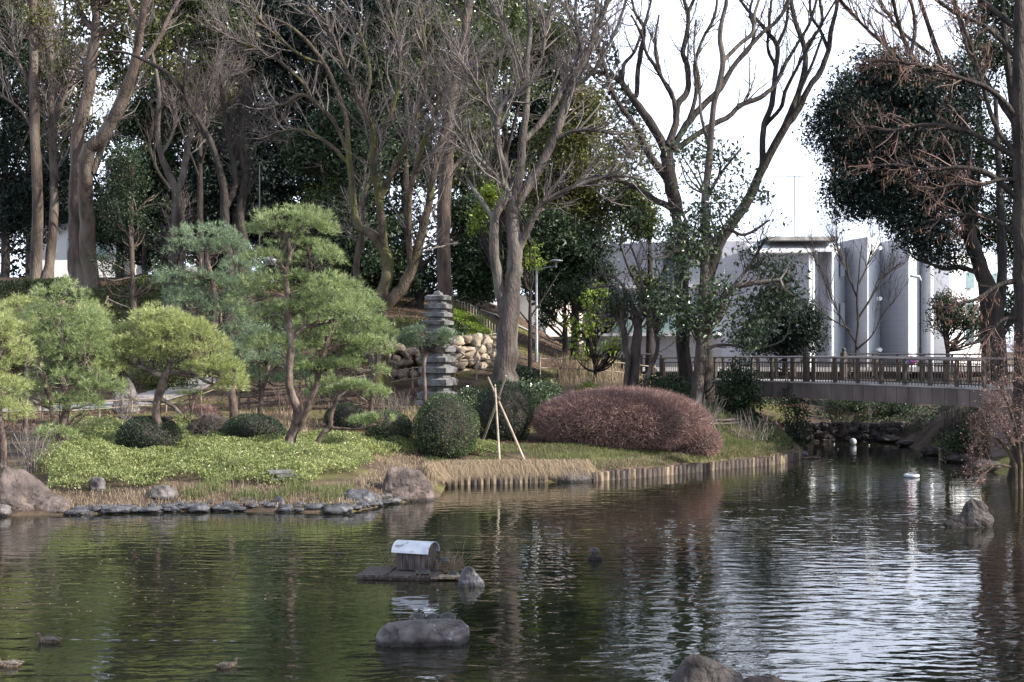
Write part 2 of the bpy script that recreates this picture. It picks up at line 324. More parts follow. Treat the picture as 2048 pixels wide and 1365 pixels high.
def facet_rock(g, c, r, seed=0, planes=26, pw=1, nu=40, nv=24, grain=.04, tilt=None):
    "angular boulder: a ball cut by random planes, then roughened"
    rr = np.random.default_rng(seed)
    u = np.arange(nu) / nu * 2 * math.pi; v = np.linspace(-math.pi / 2, math.pi / 2, nv)
    uu, vv = np.meshgrid(u, v); d = np.stack([np.cos(vv) * np.cos(uu), np.cos(vv) * np.sin(uu), np.sin(vv)], -1)
    nrm = norm(rr.normal(size=(planes, 3))); off = rr.uniform(.62, .95, planes)
    dots = d @ nrm.T; rad = np.min(np.where(dots > .05, off / np.maximum(dots, .05), 9), -1); rad = np.minimum(rad, 1.15)
    rad = rad * (1 + grain * sn(d, 9, seed) + grain * .6 * sn(d, 22, seed + 1))
    V = d * rad[..., None]; V[0] = V[0].mean(0); V[-1] = V[-1].mean(0)
    V = V * np.array(r)
    if tilt: cs, s_ = math.cos(tilt), math.sin(tilt); V = V @ np.array([[cs, 0, -s_], [0, 1, 0], [s_, 0, cs]])
    V = V + np.array(c)
    i, j = np.meshgrid(np.arange(nv - 1), np.arange(nu), indexing='ij'); j2 = (j + 1) % nu
    F = np.stack([i * nu + j, i * nu + j2, (i + 1) * nu + j2, (i + 1) * nu + j], -1).reshape(-1, 4)
    return g.add(V.reshape(-1, 3), F)
def leaves(g, C, size, asp=.5, up=.3, seed=None, droop=0, tri=False):
    "one pointed four-cornered leaf per centre, folded a little"
    n = len(C)
    if n == 0: return g
    d = rng.normal(size=(n, 3)); d[:, 2] -= droop; d = norm(d)
    nn = rng.normal(size=(n, 3)); nn[:, 2] += up * 3; nn = norm(nn - (nn * d).sum(1, keepdims=True) * d); s = np.cross(d, nn)
    L_ = (size * rng.uniform(.65, 1.35, n))[:, None]; W = L_ * asp * .5
    if tri:
        V = np.stack([C - s * W - d * L_ * .4, C + s * W - d * L_ * .3, C + d * L_ * .6], 1); return g.add(V.reshape(-1, 3), np.arange(n * 3).reshape(n, 3))
    V = np.stack([C - d * L_ * .5, C + s * W - d * L_ * .05, C + d * L_ * .5 - nn * L_ * .12, C - s * W - d * L_ * .05], 1)
    return g.add(V.reshape(-1, 3), np.arange(n * 4).reshape(n, 4))
def needles(g, C, D, ln, wd, per):
    "tufts of thin three-cornered needles at C pointing about D"
    n = len(C); C = np.repeat(C, per, 0); D = np.repeat(D, per, 0)
    d = norm(D + rng.normal(size=C.shape) * .62); s = norm(np.cross(d, rng.normal(size=C.shape)))
    L_ = ln * rng.uniform(.6, 1.2, len(C))[:, None]
    b = C + d * L_ * rng.uniform(0, .25, (len(C), 1))
    V = np.stack([b - s * wd / 2, b + s * wd / 2, b + d * L_], 1)
    return g.add(V.reshape(-1, 3), np.arange(len(C) * 3).reshape(-1, 3))

def resample(Pt, R, t):
    k = Pt.shape[1]; f = t * (k - 1); i = np.minimum(f.astype(int), k - 2); f = (f - i)
    a = np.arange(len(Pt))
    p = Pt[a, i] * (1 - f)[:, None] + Pt[a, i + 1] * f[:, None]; r = R[a, i] * (1 - f) + R[a, i + 1] * f
    return p, r, norm(Pt[a, i + 1] - Pt[a, i])
def spawn(Pt, R, n, t=(.25, 1), ln=(1, 2), ang=(25, 60), up=.15, k=5, wig=.16, rf=.6, rmin=.004, taper=.35, flat=1., byLen=True):
    ls = np.linalg.norm(np.diff(Pt, axis=1), axis=2).sum(1); pr = ls / ls.sum() if byLen else None
    idx = rng.choice(len(Pt), n, p=pr); tt = t[0] + (t[1] - t[0]) * rng.random(n) ** .8
    p, r, tg = resample(Pt[idx], R[idx], tt)
    pe = rng.normal(size=(n, 3)); pe[:, 1] *= flat; pe = norm(pe - (pe * tg).sum(1, keepdims=True) * tg)
    a = np.radians(rng.uniform(*ang, n))[:, None]; d = norm(np.cos(a) * tg + np.sin(a) * pe)
    L_ = rng.uniform(*ln, n) * (1.15 - .5 * tt); pts = [p]; cur = p
    for i in range(k - 1):
        d = d + rng.normal(size=(n, 3)) * wig; d[:, 2] += up; d = norm(d); cur = cur + d * (L_ / (k - 1))[:, None]; pts.append(cur)
    Pn = np.stack(pts, 1); r0 = np.maximum(np.minimum(r * rf, L_ * .015 + .003), rmin)
    return Pn, r0[:, None] * np.linspace(1, taper, k)[None] 
print('helpers ok')
# ------------------------------------------------------------------ ground and water
shore_px = [(-900, 1050), (-300, 1036), (0, 1032), (140, 1029), (400, 1021), (600, 1024), (700, 1024), (770, 1008), (868, 996), (882, 970), (1000, 967), (1190, 962),
            (1300, 953), (1450, 937), (1560, 927), (1606, 914), (1602, 903), (1560, 893), (1480, 889), (1470, 884), (1560, 881), (1700, 881), (1800, 886),
            (1860, 905), (1950, 930), (2060, 965), (2200, 990)]
def onwater(px, py): Y = CAMZ * K / (py - HOR); return (X_(px, Y), Y)
SHORE = [onwater(*q) for q in shore_px] + [(20, 24), (19, 12), (12, 8.5), (-14, 8.5), (-26, 14), (-34, 26)]
SH = np.array(SHORE)
def sdist(X, Y):
    "distance to the shoreline, positive on land"
    Pq = np.stack([X, Y], -1); best = np.full(X.shape, 1e9); ins = np.zeros(X.shape, bool)
    for i in range(len(SH)):
        a, b = SH[i], SH[(i + 1) % len(SH)]; ab = b - a
        t = np.clip(((Pq - a) @ ab) / (ab @ ab), 0, 1); d = np.hypot(*(np.moveaxis(Pq - a - t[..., None] * ab, -1, 0)))
        best = np.minimum(best, d)
        c = ((a[1] > Y) != (b[1] > Y))
        xi = a[0] + (Y - a[1]) / (ab[1] if abs(ab[1]) > 1e-9 else 1e-9) * ab[0]
        ins ^= c & (X < xi)
    return np.where(ins, -best, best)
ctrl = []
def cp(px, Y, z): ctrl.append((X_(px, Y), Y, z))
for px in (-500, -100, 150, 350, 550, 700):
    cp(px, 34, .3); cp(px, 37, .62); cp(px, 40, .95); cp(px, 44, 1.15); cp(px, 50, 1.35); cp(px, 57, 1.5)
for px in (-500, -100, 150, 350, 520): cp(px, 62, 2.1); cp(px, 67, 5.2); cp(px, 72, 7.4); cp(px, 80, 8.); cp(px, 100, 8.3)
for px in (640, 740): cp(px, 61, 2.2); cp(px, 66, 4.6); cp(px, 72, 6.6); cp(px, 82, 7.5)
for px in (800, 900, 980): cp(px, 47, .95); cp(px, 52, 1.5); cp(px, 56, 1.9); cp(px, 59.8, 2.3)
for px in (780, 850, 920): cp(px, 62.2, 4.5); cp(px, 65, 5.6); cp(px, 69, 6.9); cp(px, 78, 7.2)
cp(990, 63, 4.2); cp(1010, 69, 4.8); cp(1060, 62, 2.9); cp(1060, 70, 3.)
for px in (1080, 1200, 1320, 1420): cp(px, 45, .62); cp(px, 48, .8); cp(px, 54, 1.9); cp(px, 59, 2.55); cp(px, 66, 2.75); cp(px, 80, 2.8)
cp(1500, 51, .55); cp(1560, 53, .5); cp(1480, 58, 1.0); cp(1400, 60, 2.4)
for px in (1500, 1600, 1700, 1800): cp(px, 63.5, .95); cp(px, 67, 1.25); cp(px, 72, 2.1); cp(px, 78, 2.75); cp(px, 90, 2.8); cp(px, 110, 2.8)
for px in (1950, 2050, 2200, 2500): cp(px, 47, .7); cp(px, 50, 1.0); cp(px, 54, 1.7); cp(px, 60, 2.4); cp(px, 70, 2.8); cp(px, 90, 2.8)
for px in (2300, 2700): cp(px, 36, 1.2); cp(px, 25, 1.2)
for X in (-50, -25, 0, 25, 50): ctrl.append((X, 2, 2.2)); ctrl.append((X, -20, 2.3)); ctrl.append((X, 130, 3))
ctrl.append((-45, 50, 2.)); ctrl.append((-45, 75, 7.5)); ctrl.append((-40, 100, 8)); ctrl.append((50, 60, 2.8)); ctrl.append((50, 90, 2.8)); ctrl.append((0, 100, 3.5))
CT = np.array(ctrl)
def base_h(X, Y):
    X = np.asarray(X, float); sh = X.shape; X = X.ravel(); Y = np.asarray(Y, float).ravel(); out = np.empty(len(X))
    for s in range(0, len(X), 20000):
        x = X[s:s + 20000, None]; y = Y[s:s + 20000, None]
        d2 = ((x - CT[:, 0]) * .75) ** 2 + (y - CT[:, 1]) ** 2
        w = np.exp(-d2 / (2 * 2.3 ** 2)) + 1e-3 / (1 + d2) ** 2
        out[s:s + 20000] = (w * CT[:, 2]).sum(1) / w.sum(1)
    return out.reshape(sh)
def ground(X, Y):
    X = np.atleast_1d(np.asarray(X, float)); Y = np.atleast_1d(np.asarray(Y, float))
    b = base_h(X, Y); d = sdist(X, Y)
    s = np.clip(d / .9, 0, 1); s = s * s * (3 - 2 * s)
    p3 = np.stack([X, Y, X * 0], -1)
    z = .1 + (b - .1) * (.3 * s + .7 * np.clip(d / 3.2, 0, 1)) + .035 * sn(p3, 1.3, 3) * np.clip(d, 0, 1)
    return np.where(d > 0, z, .1 - np.clip(-d * .6, 0, .9))
def gz(x, y): return float(ground(x, y)[0])
def hit(px, py, Y0=16., Y1=120.):
    "where the view ray through a pixel meets the ground"
    Ys = np.arange(Y0, Y1, .1); Xs = (px - 1024) / K * Ys; Z = CAMZ - (py - HOR) / K * Ys; g_ = ground(Xs, Ys)
    i = np.argmax(Z <= np.maximum(g_, 0)); return (float(Xs[i]), float(Ys[i]), float(max(g_[i], 0)))

def grid(x0, x1, nx, y0, y1, ny):
    X, Y = np.meshgrid(np.linspace(x0, x1, nx), np.linspace(y0, y1, ny)); i, j = np.meshgrid(np.arange(ny - 1), np.arange(nx - 1), indexing='ij')
    a = i * nx + j; return X, Y, np.stack([a, a + 1, a + nx + 1, a + nx], -1).reshape(-1, 4)
X, Y, F = grid(-46, 46, 170, 3, 113, 210)
g = Geo(); Z = ground(X.ravel(), Y.ravel()); g.add(np.stack([X.ravel(), Y.ravel(), Z], -1), F)
# skirt out to the horizon
def skirt(x0, x1, y0, y1, z): g.add([[x0, y0, z], [x1, y0, z], [x1, y1, z], [x0, y1, z]], [[0, 1, 2, 3]])
skirt(-600, 600, 112.8, 900, 2.6); skirt(-600, -45.8, -200, 112.8, 1.9); skirt(45.8, 600, -200, 112.8, 2.0); skirt(-45.8, 45.8, -200, 3.2, 2.1)
o = g.obj('ground', 'soil', smooth=True); structure(o)
g = Geo(); X, Y, F = grid(-45, 45, 10, 5, 80, 10); g.add(np.stack([X.ravel(), Y.ravel(), X.ravel() * 0], -1), F)
structure(g.obj('water', 'water'))
# paved path behind the pines
g = Geo(); pts = []
for px, Y in ((-400, 56), (0, 57), (180, 58), (300, 60), (400, 63)): pts.append((X_(px, Y), Y))
cl = catmull(np.array([(a, b, 0) for a, b in pts]), 90)[:, :2]; tn = norm(np.gradient(cl, axis=0)); nn = np.stack([-tn[:, 1], tn[:, 0]], -1)
V = []
for s in (-1.1, 0, 1.1):
    q = cl + nn * s; V.append(np.stack([q[:, 0], q[:, 1], ground(q[:, 0], q[:, 1]) + .05], -1))
V = np.concatenate(V); a = np.arange(89); g.add(V, np.concatenate([np.stack([a, a + 1, a + 91, a + 90], -1), np.stack([a + 90, a + 91, a + 181, a + 180], -1)]))
structure(g.obj('path', 'path', smooth=True))

# ------------------------------------------------------------------ trees
def limb_pts(l, Y, known, k=None):
    """pixel-traced limb -> smooth 3-D curve; it starts at the depth of the limb it leaves and then wanders in depth"""
    l = np.array(l, float); p0 = l[0, :2]
    y0 = Y
    if known:
        al = np.concatenate(known); d = np.hypot(al[:, 0] - p0[0], al[:, 1] - p0[1]); i = np.argmin(d)
        if d[i] < 30: y0 = al[i, 2]
    seg = np.concatenate([[0], np.cumsum(np.hypot(*np.diff(l[:, :2], axis=0).T))]) / K * Y
    sl = rng.uniform(-.35, .35) if known else rng.uniform(-.05, .05)
    dep = y0 + seg * sl
    W = np.stack([(l[:, 0] - 1024) / K * dep, dep, CAMZ - (l[:, 1] - HOR) / K * dep], -1); r = l[:, 2] / K * dep
    k = k or max(6, len(l) * 4); C = catmull(np.column_stack([W, r]), k)
    jit = np.linspace(0, 1, k)[:, None] * 0 + rng.normal(size=(k, 3)) * (C[:, 3:4] * .07); jit[0] = 0
    C[:, :3] += jit; C[:, 3] = np.maximum(C[:, 3], .012) * (1 + .035 * rng.normal(size=k))
    kk = np.stack([1024 + C[:, 0] / C[:, 1] * K, HOR + (CAMZ - C[:, 2]) / C[:, 1] * K, C[:, 1]], -1); known.append(kk)
    return C[:, :3], C[:, 3]
def same_k(curves, k=10):
    Pn = []; R = []
    for p, r in curves:
        t = np.linspace(0, len(p) - 1, k); i = np.minimum(t.astype(int), len(p) - 2); f = (t - i)[:, None]
        Pn.append(p[i] * (1 - f) + p[i + 1] * f); R.append(r[i] * (1 - f[:, 0]) + r[i + 1] * f[:, 0])
    return np.array(Pn), np.array(R)
def blob_pts(blobs, n, thr=-.25, freq=1.1, seed=1, fill=2.2):
    "points in ellipsoids, denser towards the skin, with gaps"
    B = np.array(blobs, float); vol = np.prod(B[:, 3:], axis=1) ** .8; out = []
    idx = rng.choice(len(B), n * 2, p=vol / vol.sum()); d = norm(rng.normal(size=(n * 2, 3))); rad = rng.random(n * 2) ** (1 / fill / 1.6)
    p = B[idx, :3] + d * rad[:, None] * B[idx, 3:] * (1 + .24 * sn(d * 3 + idx[:, None], 1.8, seed + 9))[:, None]
    return p[sn(p, freq, seed) > thr][:n]
TRI = [False]
def pxblobs(lst, Y, dsq=.8):
    "(px, py, radius px x, radius px y[, depth offset]) -> world ellipsoids"
    o = []
    for b in lst:
        px, py, rx = b[:3]; ry = b[3] if len(b) > 3 else rx; dy = b[4] if len(b) > 4 else rng.uniform(-.25, .25) * rx / K * Y
        c = P(px, py, Y + dy); s = (Y + dy) / K; o.append((*c, rx * s, (rx + ry) / 2 * s * dsq, ry * s))
    return o
def foliage(g, blobs, n, per=14, sig=.28, size=.13, asp=.5, **kw):
    c = blob_pts(blobs, n, **kw); q = np.repeat(c, per, 0) + rng.normal(size=(len(c) * per, 3)) * sig * np.array([1, 1, .7])
    return leaves(g, q, size, asp, tri=TRI[0]), c

def tree(name, label, cat, Y, limbs, bark='bark_grey', twig='twig_grey', twigs=(0, 0, 0), tl=((1, 2.4), (.5, 1.2), (.25, .6)), up=.12, ang=(22, 55),
         crown=None, leaf='leaf_dark', n=0, per=14, sig=.28, size=.13, asp=.5, thr=-.25, freq=1.1, group=None, base=None, tmin=.006, flat=1., from_=1, skip_base=True, catk=0, spray=0, wig=.16):
    known = []; cur = [limb_pts(l, Y, known) for l in limbs]
    p0 = cur[0][0][0]
    zb = gz(p0[0], p0[1]); root = thing(name, label, cat, (p0[0], p0[1], zb), group)
    # carry the first limb (and any limb starting at the ground) down into the soil with a root flare
    g = Geo()
    for i, (p, r) in enumerate(cur):
        if i == 0 or abs(limbs[i][0][1] - limbs[0][0][1]) < 12 and limbs[i][0][1] >= limbs[0][0][1] - 12 and math.hypot(limbs[i][0][0] - limbs[0][0][0], 0) > 6:
            zz = gz(p[0][0], p[0][1]); d = p[0] - np.array([0, 0, 0]); low = np.array([p[0][0], p[0][1], min(zz, p[0][2]) - .25])
            mid = (p[0] + low) / 2; p = np.vstack([low, mid, p]); r = np.concatenate([[r[0] * 1.7, r[0] * 1.3], r]); r[2] *= 1.1; cur[i] = (p, r)
        tubes(g, p[None], r[None], 9 if r[0] > .09 else 6)
    Pk, Rk = same_k(cur)
    cg = Geo(); any_ = False; ends = None
    if twigs[0]:
        sel = slice(from_, None) if len(Pk) > from_ else slice(0, None)
        A, RA = spawn(Pk[sel], Rk[sel], twigs[0], (.3, 1), tl[0], ang, up, 6, wig, .55, tmin * 1.6, flat=flat); tubes(cg, A, RA, 4)
        cs = [A]; 
        if twigs[1]:
            B, RB = spawn(A, RA, twigs[1], (.2, 1), tl[1], ang, up, 5, wig, .6, tmin * 1.2, flat=flat); tubes(cg, B, RB, 3); cs.append(B)
            if twigs[2]:
                src = (np.concatenate([A[:, ::1][:, :5], B]), np.concatenate([RA[:, :5], RB]))
                Cc, RC = spawn(src[0], src[1], twigs[2], (.25, 1), tl[2], ang, up, 3, wig, .7, tmin, flat=flat); tubes(cg, Cc, RC, 3); cs.append(Cc)
        ends = cs
        cg.obj('crown', twig, root)
    if catk:
        e = ends[-1][rng.choice(len(ends[-1]), catk)]; t = e[np.arange(catk), rng.integers(1, e.shape[1], catk)]
        kg = Geo(); dn = rng.normal(size=(catk, 3)) * .25; dn[:, 2] = -1; Ln = rng.uniform(.06, .2, catk)[:, None]
        tubes(kg, np.stack([t, t + dn * Ln * .5, t + dn * Ln], 1), np.tile([.006, .013, .005], (catk, 1)), 3); kg.obj('catkins', 'catkin', root)
    if crown:
        n = int(n * 1.42); size = size * 1.22; asp = min(asp * 1.15, .65); TRI[0] = Y > 55.5 or n > 4000; lg = Geo(); bl = pxblobs(crown, Y); seed = int(rng.integers(1e6))
        _, c = foliage(lg, bl, n, per, sig, size, asp, thr=thr, freq=freq, seed=seed)
        lg.obj('foliage', leaf, root)
        # boughs reaching into the leaf mass
        bg_ = Geo(); m = min(len(c), 70); q = c[rng.choice(len(c), m, replace=False)]; al = Pk.reshape(-1, 3); al = al[al[:, 2] > zb + .3]
        Q = []
        for e in q:
            dd = np.linalg.norm(al - e - np.array([0, 0, -1.]), axis=1); s = al[np.argmin(dd)]; mid = (s + e) / 2 + rng.normal(size=3) * .12 * np.linalg.norm(e - s) + np.array([0, 0, -.08 * np.linalg.norm(e - s)])
            Q.append(catmull([s, mid, e], 7))
        tubes(g, np.array(Q), np.tile(np.linspace(.05, .015, 7), (m, 1)), 5)
    g.obj('trunk', bark, root, smooth=True)
    if spray and ends is not None:      # leaves carried on the twigs
        lg = Geo(); e = ends[-1][rng.choice(len(ends[-1]), spray)]; t = e[np.arange(spray), rng.integers(1, e.shape[1], spray)] + rng.normal(size=(spray, 3)) * .05
        leaves(lg, t, size, asp); lg.obj('foliage', leaf, root)
    return root

g = Geo(); X, Y, F = grid(-6, 44, 30, 74, 93, 12); Z = ground(X.ravel(), Y.ravel()); g.add(np.stack([X.ravel(), Y.ravel(), np.maximum(Z + .06, 2.86)], -1), F)
structure(g.obj('pavement', 'path', smooth=True))
# ---- the tall bare trees that are traced limb by limb
tree('bare_tree', 'tall bare zelkova fanning dark limbs against the white sky, just left of the magnolia', 'tree', 57, [
    [(1374, 800, 18), (1371, 752, 15), (1367, 692, 14), (1364, 593, 14), (1366, 484, 14), (1352, 418, 14), (1341, 360, 14), (1333, 300, 13)],
    [(1334, 306, 10), (1301, 246, 9), (1262, 193, 7), (1244, 167, 6), (1222, 152, 5), (1190, 142, 4), (1140, 128, 3), (1100, 110, 2)],
    [(1262, 193, 6), (1273, 190, 5), (1275, 145, 5), (1281, 110, 5), (1288, 57, 4), (1270, 26, 3), (1258, -30, 2)],
    [(1244, 167, 4), (1248, 130, 4), (1268, 105, 3), (1285, 60, 3), (1300, 10, 2.5), (1308, -50, 2)],
    [(1341, 365, 9), (1319, 338, 8), (1292, 299, 7), (1275, 259, 6), (1240, 211, 5), (1222, 176, 5), (1209, 132, 4), (1198, 95, 4), (1190, 40, 3), (1200, -30, 2)],
    [(1336, 292, 8), (1352, 246, 7), (1354, 211, 7), (1376, 180, 6), (1374, 132, 6), (1365, 105, 5), (1374, 66, 5), (1376, 26, 4), (1356, -30, 3), (1340, -90, 2)],
    [(1354, 211, 5), (1332, 171, 4), (1312, 136, 4), (1292, 105, 3), (1284, 70, 3), (1262, 30, 2)],
    [(1376, 26, 4), (1395, -20, 3), (1402, -80, 2)], [(1352, 246, 5), (1345, 190, 4), (1322, 150, 3), (1310, 90, 3), (1318, 30, 2)],
    [(1345, 299, 7), (1376, 246, 7), (1411, 207, 6), (1442, 176, 6), (1468, 132, 5), (1525, 66, 4), (1552, 44, 4), (1580, 0, 3), (1600, -60, 2)],
    [(1349, 303, 7), (1389, 273, 6), (1429, 248, 6), (1459, 233, 5), (1481, 211, 5), (1525, 193, 5), (1552, 167, 4), (1570, 130, 4), (1595, 88, 3), (1622, 40, 3), (1640, -30, 2)],
    [(1468, 132, 4), (1502, 92, 4), (1508, 60, 3), (1500, 20, 3), (1520, -40, 2)], [(1350, 420, 7), (1310, 400, 6), (1270, 375, 4), (1225, 358, 3), (1190, 350, 2)],
    [(1376, 246, 5), (1392, 190, 4), (1390, 130, 4), (1405, 80, 3), (1430, 30, 3), (1436, -30, 2)]],
    bark='bark_dark', twig='twig_dark', twigs=(150, 420, 1100), tl=((.8, 2.4), (.5, 1.3), (.25, .7)), up=.14, from_=1, tmin=.007)
tree('bare_tree', 'bare tree with one long limb slanting up to the right behind the magnolia', 'tree', 59, [
    [(1412, 790, 16), (1412, 720, 14), (1410, 640, 13), (1416, 560, 13), (1437, 492, 12), (1464, 448, 11), (1499, 396, 10), (1525, 338, 9), (1565, 264, 8), (1596, 220, 7), (1618, 176, 6), (1640, 145, 6), (1657, 101, 5), (1662, 62, 5), (1672, 22, 4), (1680, -40, 3), (1700, -110, 2)],
    [(1525, 338, 7), (1527, 255, 6), (1543, 211, 6), (1552, 132, 5), (1554, 92, 5), (1525, 53, 4), (1481, 0, 3), (1460, -60, 2)],
    [(1565, 260, 6), (1587, 211, 6), (1609, 145, 6), (1609, 97, 5), (1591, 44, 5), (1582, 0, 4), (1575, -70, 2)],
    [(1609, 97, 4), (1644, 48, 3), (1640, 0, 3), (1650, -60, 2)], [(1530, 252, 4), (1562, 215, 4), (1570, 185, 4), (1592, 140, 3), (1625, 80, 3), (1660, 20, 2), (1690, -30, 2)],
    [(1657, 101, 4), (1640, 60, 3), (1622, 30, 3), (1620, -30, 2)], [(1552, 132, 4), (1536, 100, 3), (1538, 50, 3), (1545, -20, 2)],
    [(1554, 92, 4), (1572, 50, 3), (1575, 0, 3), (1562, -50, 2)], [(1596, 220, 4), (1602, 180, 3), (1628, 120, 3), (1645, 70, 2)]],
    bark='bark_dark', twig='twig_dark', twigs=(90, 240, 600), tl=((.8, 2.), (.5, 1.2), (.25, .6)), up=.14, from_=1, tmin=.007)
tree('magnolia_tree', 'magnolia with big glossy evergreen leaves at the left end of the bridge', 'tree', 54, [
    [(1391, 829, 13), (1399, 732, 12), (1403, 692, 11), (1407, 631, 11), (1409, 530, 9), (1411, 396, 8), (1420, 308, 7), (1426, 220, 6), (1437, 176, 6), (1446, 123, 6), (1440, 66, 5), (1453, 0, 4), (1450, -70, 2)],
    [(1446, 123, 4), (1478, 90, 4), (1505, 66, 4), (1510, 26, 3), (1525, -20, 2)], [(1420, 300, 4), (1402, 230, 3), (1398, 160, 3), (1388, 100, 2), (1392, 40, 2)],
    [(1403, 692, 7), (1427, 643, 8), (1460, 583, 7), (1508, 567, 5), (1560, 560, 3)], [(1460, 583, 4), (1500, 530, 3), (1530, 480, 3)],
    [(1409, 530, 5), (1385, 500, 4), (1350, 505, 3), (1320, 520, 2)], [(1411, 500, 5), (1450, 460, 4), (1490, 470, 3), (1540, 440, 2)],
    [(1411, 400, 4), (1440, 350, 3), (1480, 300, 2)], [(1407, 631, 4), (1370, 610, 3), (1335, 600, 2)], [(1402, 700, 4), (1450, 690, 3), (1510, 700, 2)]],
    bark='bark_grey', twig='twig_dark', twigs=(90, 260, 500), tl=((.5, 1.5), (.4, .9), (.2, .5)), up=.1, tmin=.008,
    crown=[(1400, 560, 80, 90), (1420, 450, 70, 80), (1400, 380, 42, 60), (1480, 590, 85, 70), (1540, 540, 70, 60), (1500, 480, 60, 40), (1450, 650, 90, 50), (1350, 620, 55, 60), (1390, 300, 40, 45), (1450, 340, 38, 50), (1490, 400, 48, 60), (1370, 480, 50, 50), (1530, 620, 60, 50), (1560, 590, 55, 40)],
    leaf='leaf_magnolia', n=720, per=9, sig=.26, size=.15, asp=.42, thr=.05, freq=1.8)
tree('bare_tree', 'large bare tree with a thick pale brown trunk forking low beside the round clipped shrub', 'tree', 53, [
    [(1010, 755, 25), (1013, 690, 22), (1020, 620, 20), (1026, 560, 17), (1030, 500, 15), (1022, 418, 12), (1033, 374, 11), (1042, 330, 9), (1044, 281, 8), (1051, 229, 7), (1055, 176, 6), (1053, 132, 6), (1060, 60, 5), (1055, 0, 4), (1062, -70, 2)],
    [(1016, 640, 16), (1000, 580, 12), (989, 506, 10), (989, 440, 9), (1005, 405, 8), (1018, 387, 6), (1000, 365, 5), (965, 325, 4), (940, 300, 3), (920, 260, 2)],
    [(989, 440, 6), (965, 405, 5), (948, 380, 4), (930, 350, 3)], [(1024, 430, 11), (1040, 396, 11), (1075, 343, 10), (1106, 281, 9), (1123, 237, 9), (1141, 176, 8), (1167, 123, 7), (1185, 84, 6), (1202, 40, 5), (1216, 0, 4), (1235, -70, 3)],
    [(1028, 520, 10), (1044, 484, 8), (1066, 440, 7), (1084, 409, 6), (1128, 383, 5), (1185, 361, 4), (1233, 352, 3), (1290, 360, 2)],
    [(1044, 284, 6), (1062, 268, 6), (1090, 235, 6), (1120, 190, 5), (1150, 130, 4), (1160, 80, 4), (1150, 20, 3), (1160, -40, 2)],
    [(1038, 400, 7), (1015, 345, 6), (998, 300, 6), (995, 240, 5), (1008, 205, 5), (1045, 175, 4), (1050, 150, 3)],
    [(1000, 290, 5), (985, 230, 4), (960, 180, 3), (925, 130, 3), (900, 70, 2)], [(1167, 123, 5), (1155, 60, 4), (1120, 0, 3)], [(1141, 176, 5), (1180, 150, 4), (1215, 95, 3), (1240, 40, 3), (1260, -30, 2)],
    [(1055, 176, 4), (1085, 110, 3), (1092, 50, 3), (1110, -20, 2)], [(1055, 150, 4), (1020, 80, 3), (990, 20, 3), (980, -50, 2)], [(1106, 281, 5), (1150, 262, 4), (1190, 262, 3), (1240, 270, 2)]],
    bark='bark_grey', twig='twig_grey', twigs=(330, 1300, 3100), tl=((.9, 2.8), (.5, 1.3), (.25, .7)), up=.13, from_=1, tmin=.006)
tree('bare_tree', 'spreading bare maple with mossy S-shaped stems and hazy fine twigs above the pagoda', 'tree', 58, [
    [(757, 645, 17), (763, 598, 14), (776, 541, 12), (771, 506, 12), (745, 470, 10), (716, 453, 8), (706, 396, 7), (697, 308, 6), (690, 230, 5), (650, 130, 4), (590, 60, 3), (530, 30, 2)],
    [(762, 622, 13), (785, 597, 13), (811, 567, 12), (833, 506, 10), (855, 418, 8), (864, 365, 7), (880, 290, 6), (900, 200, 4), (915, 120, 3), (930, 60, 2)],
    [(771, 506, 9), (765, 462, 8), (758, 396, 8), (745, 330, 7), (747, 264, 6), (727, 220, 5), (700, 160, 4), (660, 60, 3), (620, 10, 2)],
    [(760, 396, 7), (785, 343, 7), (807, 299, 6), (829, 246, 5), (850, 180, 4), (850, 90, 3), (835, 0, 2)],
    [(820, 540, 6), (818, 400, 6), (837, 325, 5), (851, 273, 5), (870, 233, 4), (880, 170, 2)], [(748, 300, 5), (780, 230, 4), (800, 150, 4), (790, 60, 3), (770, -10, 2)],
    [(722, 580, 8), (712, 540, 7), (723, 466, 6), (716, 430, 5), (735, 370, 4)], [(697, 308, 5), (668, 245, 4), (640, 215, 4), (607, 190, 4), (567, 210, 3), (530, 212, 2)],
    [(700, 330, 4), (660, 290, 4), (610, 262, 3), (570, 262, 2), (530, 275, 2)], [(640, 215, 3), (600, 160, 3), (540, 110, 3), (470, 80, 2), (420, 40, 2)],
    [(727, 220, 4), (740, 150, 4), (725, 80, 3), (700, 20, 2)], [(650, 130, 3), (600, 110, 3), (540, 60, 2), (490, 0, 2)], [(829, 246, 4), (870, 200, 3), (900, 150, 3), (950, 110, 2)]],
    bark='bark_mossy', twig='twig_grey', twigs=(420, 1900, 4400), tl=((.9, 2.6), (.5, 1.3), (.25, .65)), up=.08, from_=1, tmin=.0045)
tree('tall_tree', 'tall dark straight trunked tree rising behind the stone pagoda', 'tree', 64, [
    [(888, 700, 17), (890, 594, 15), (886, 484, 14), (892, 352, 14), (899, 220, 13), (917, 132, 11), (934, 44, 9), (938, 0, 8), (945, -80, 5), (950, -150, 3)],
    [(917, 180, 6), (950, 150, 5), (990, 110, 4), (1010, 60, 3)], [(905, 210, 6), (875, 150, 5), (850, 90, 4), (840, 20, 3)], [(892, 352, 5), (930, 310, 4), (970, 270, 3)], [(934, 44, 6), (900, 0, 4), (870, -50, 3)]],
    bark='bark_brown', twigs=(60, 120, 200), crown=[(935, 30, 70, 60), (985, 100, 60, 55), (860, 50, 60, 50), (900, -70, 90, 60), (1000, 0, 60, 60), (960, 240, 45, 35), (850, 140, 40, 40)],
    leaf='leaf_mid', n=700, per=14, size=.14, thr=0)
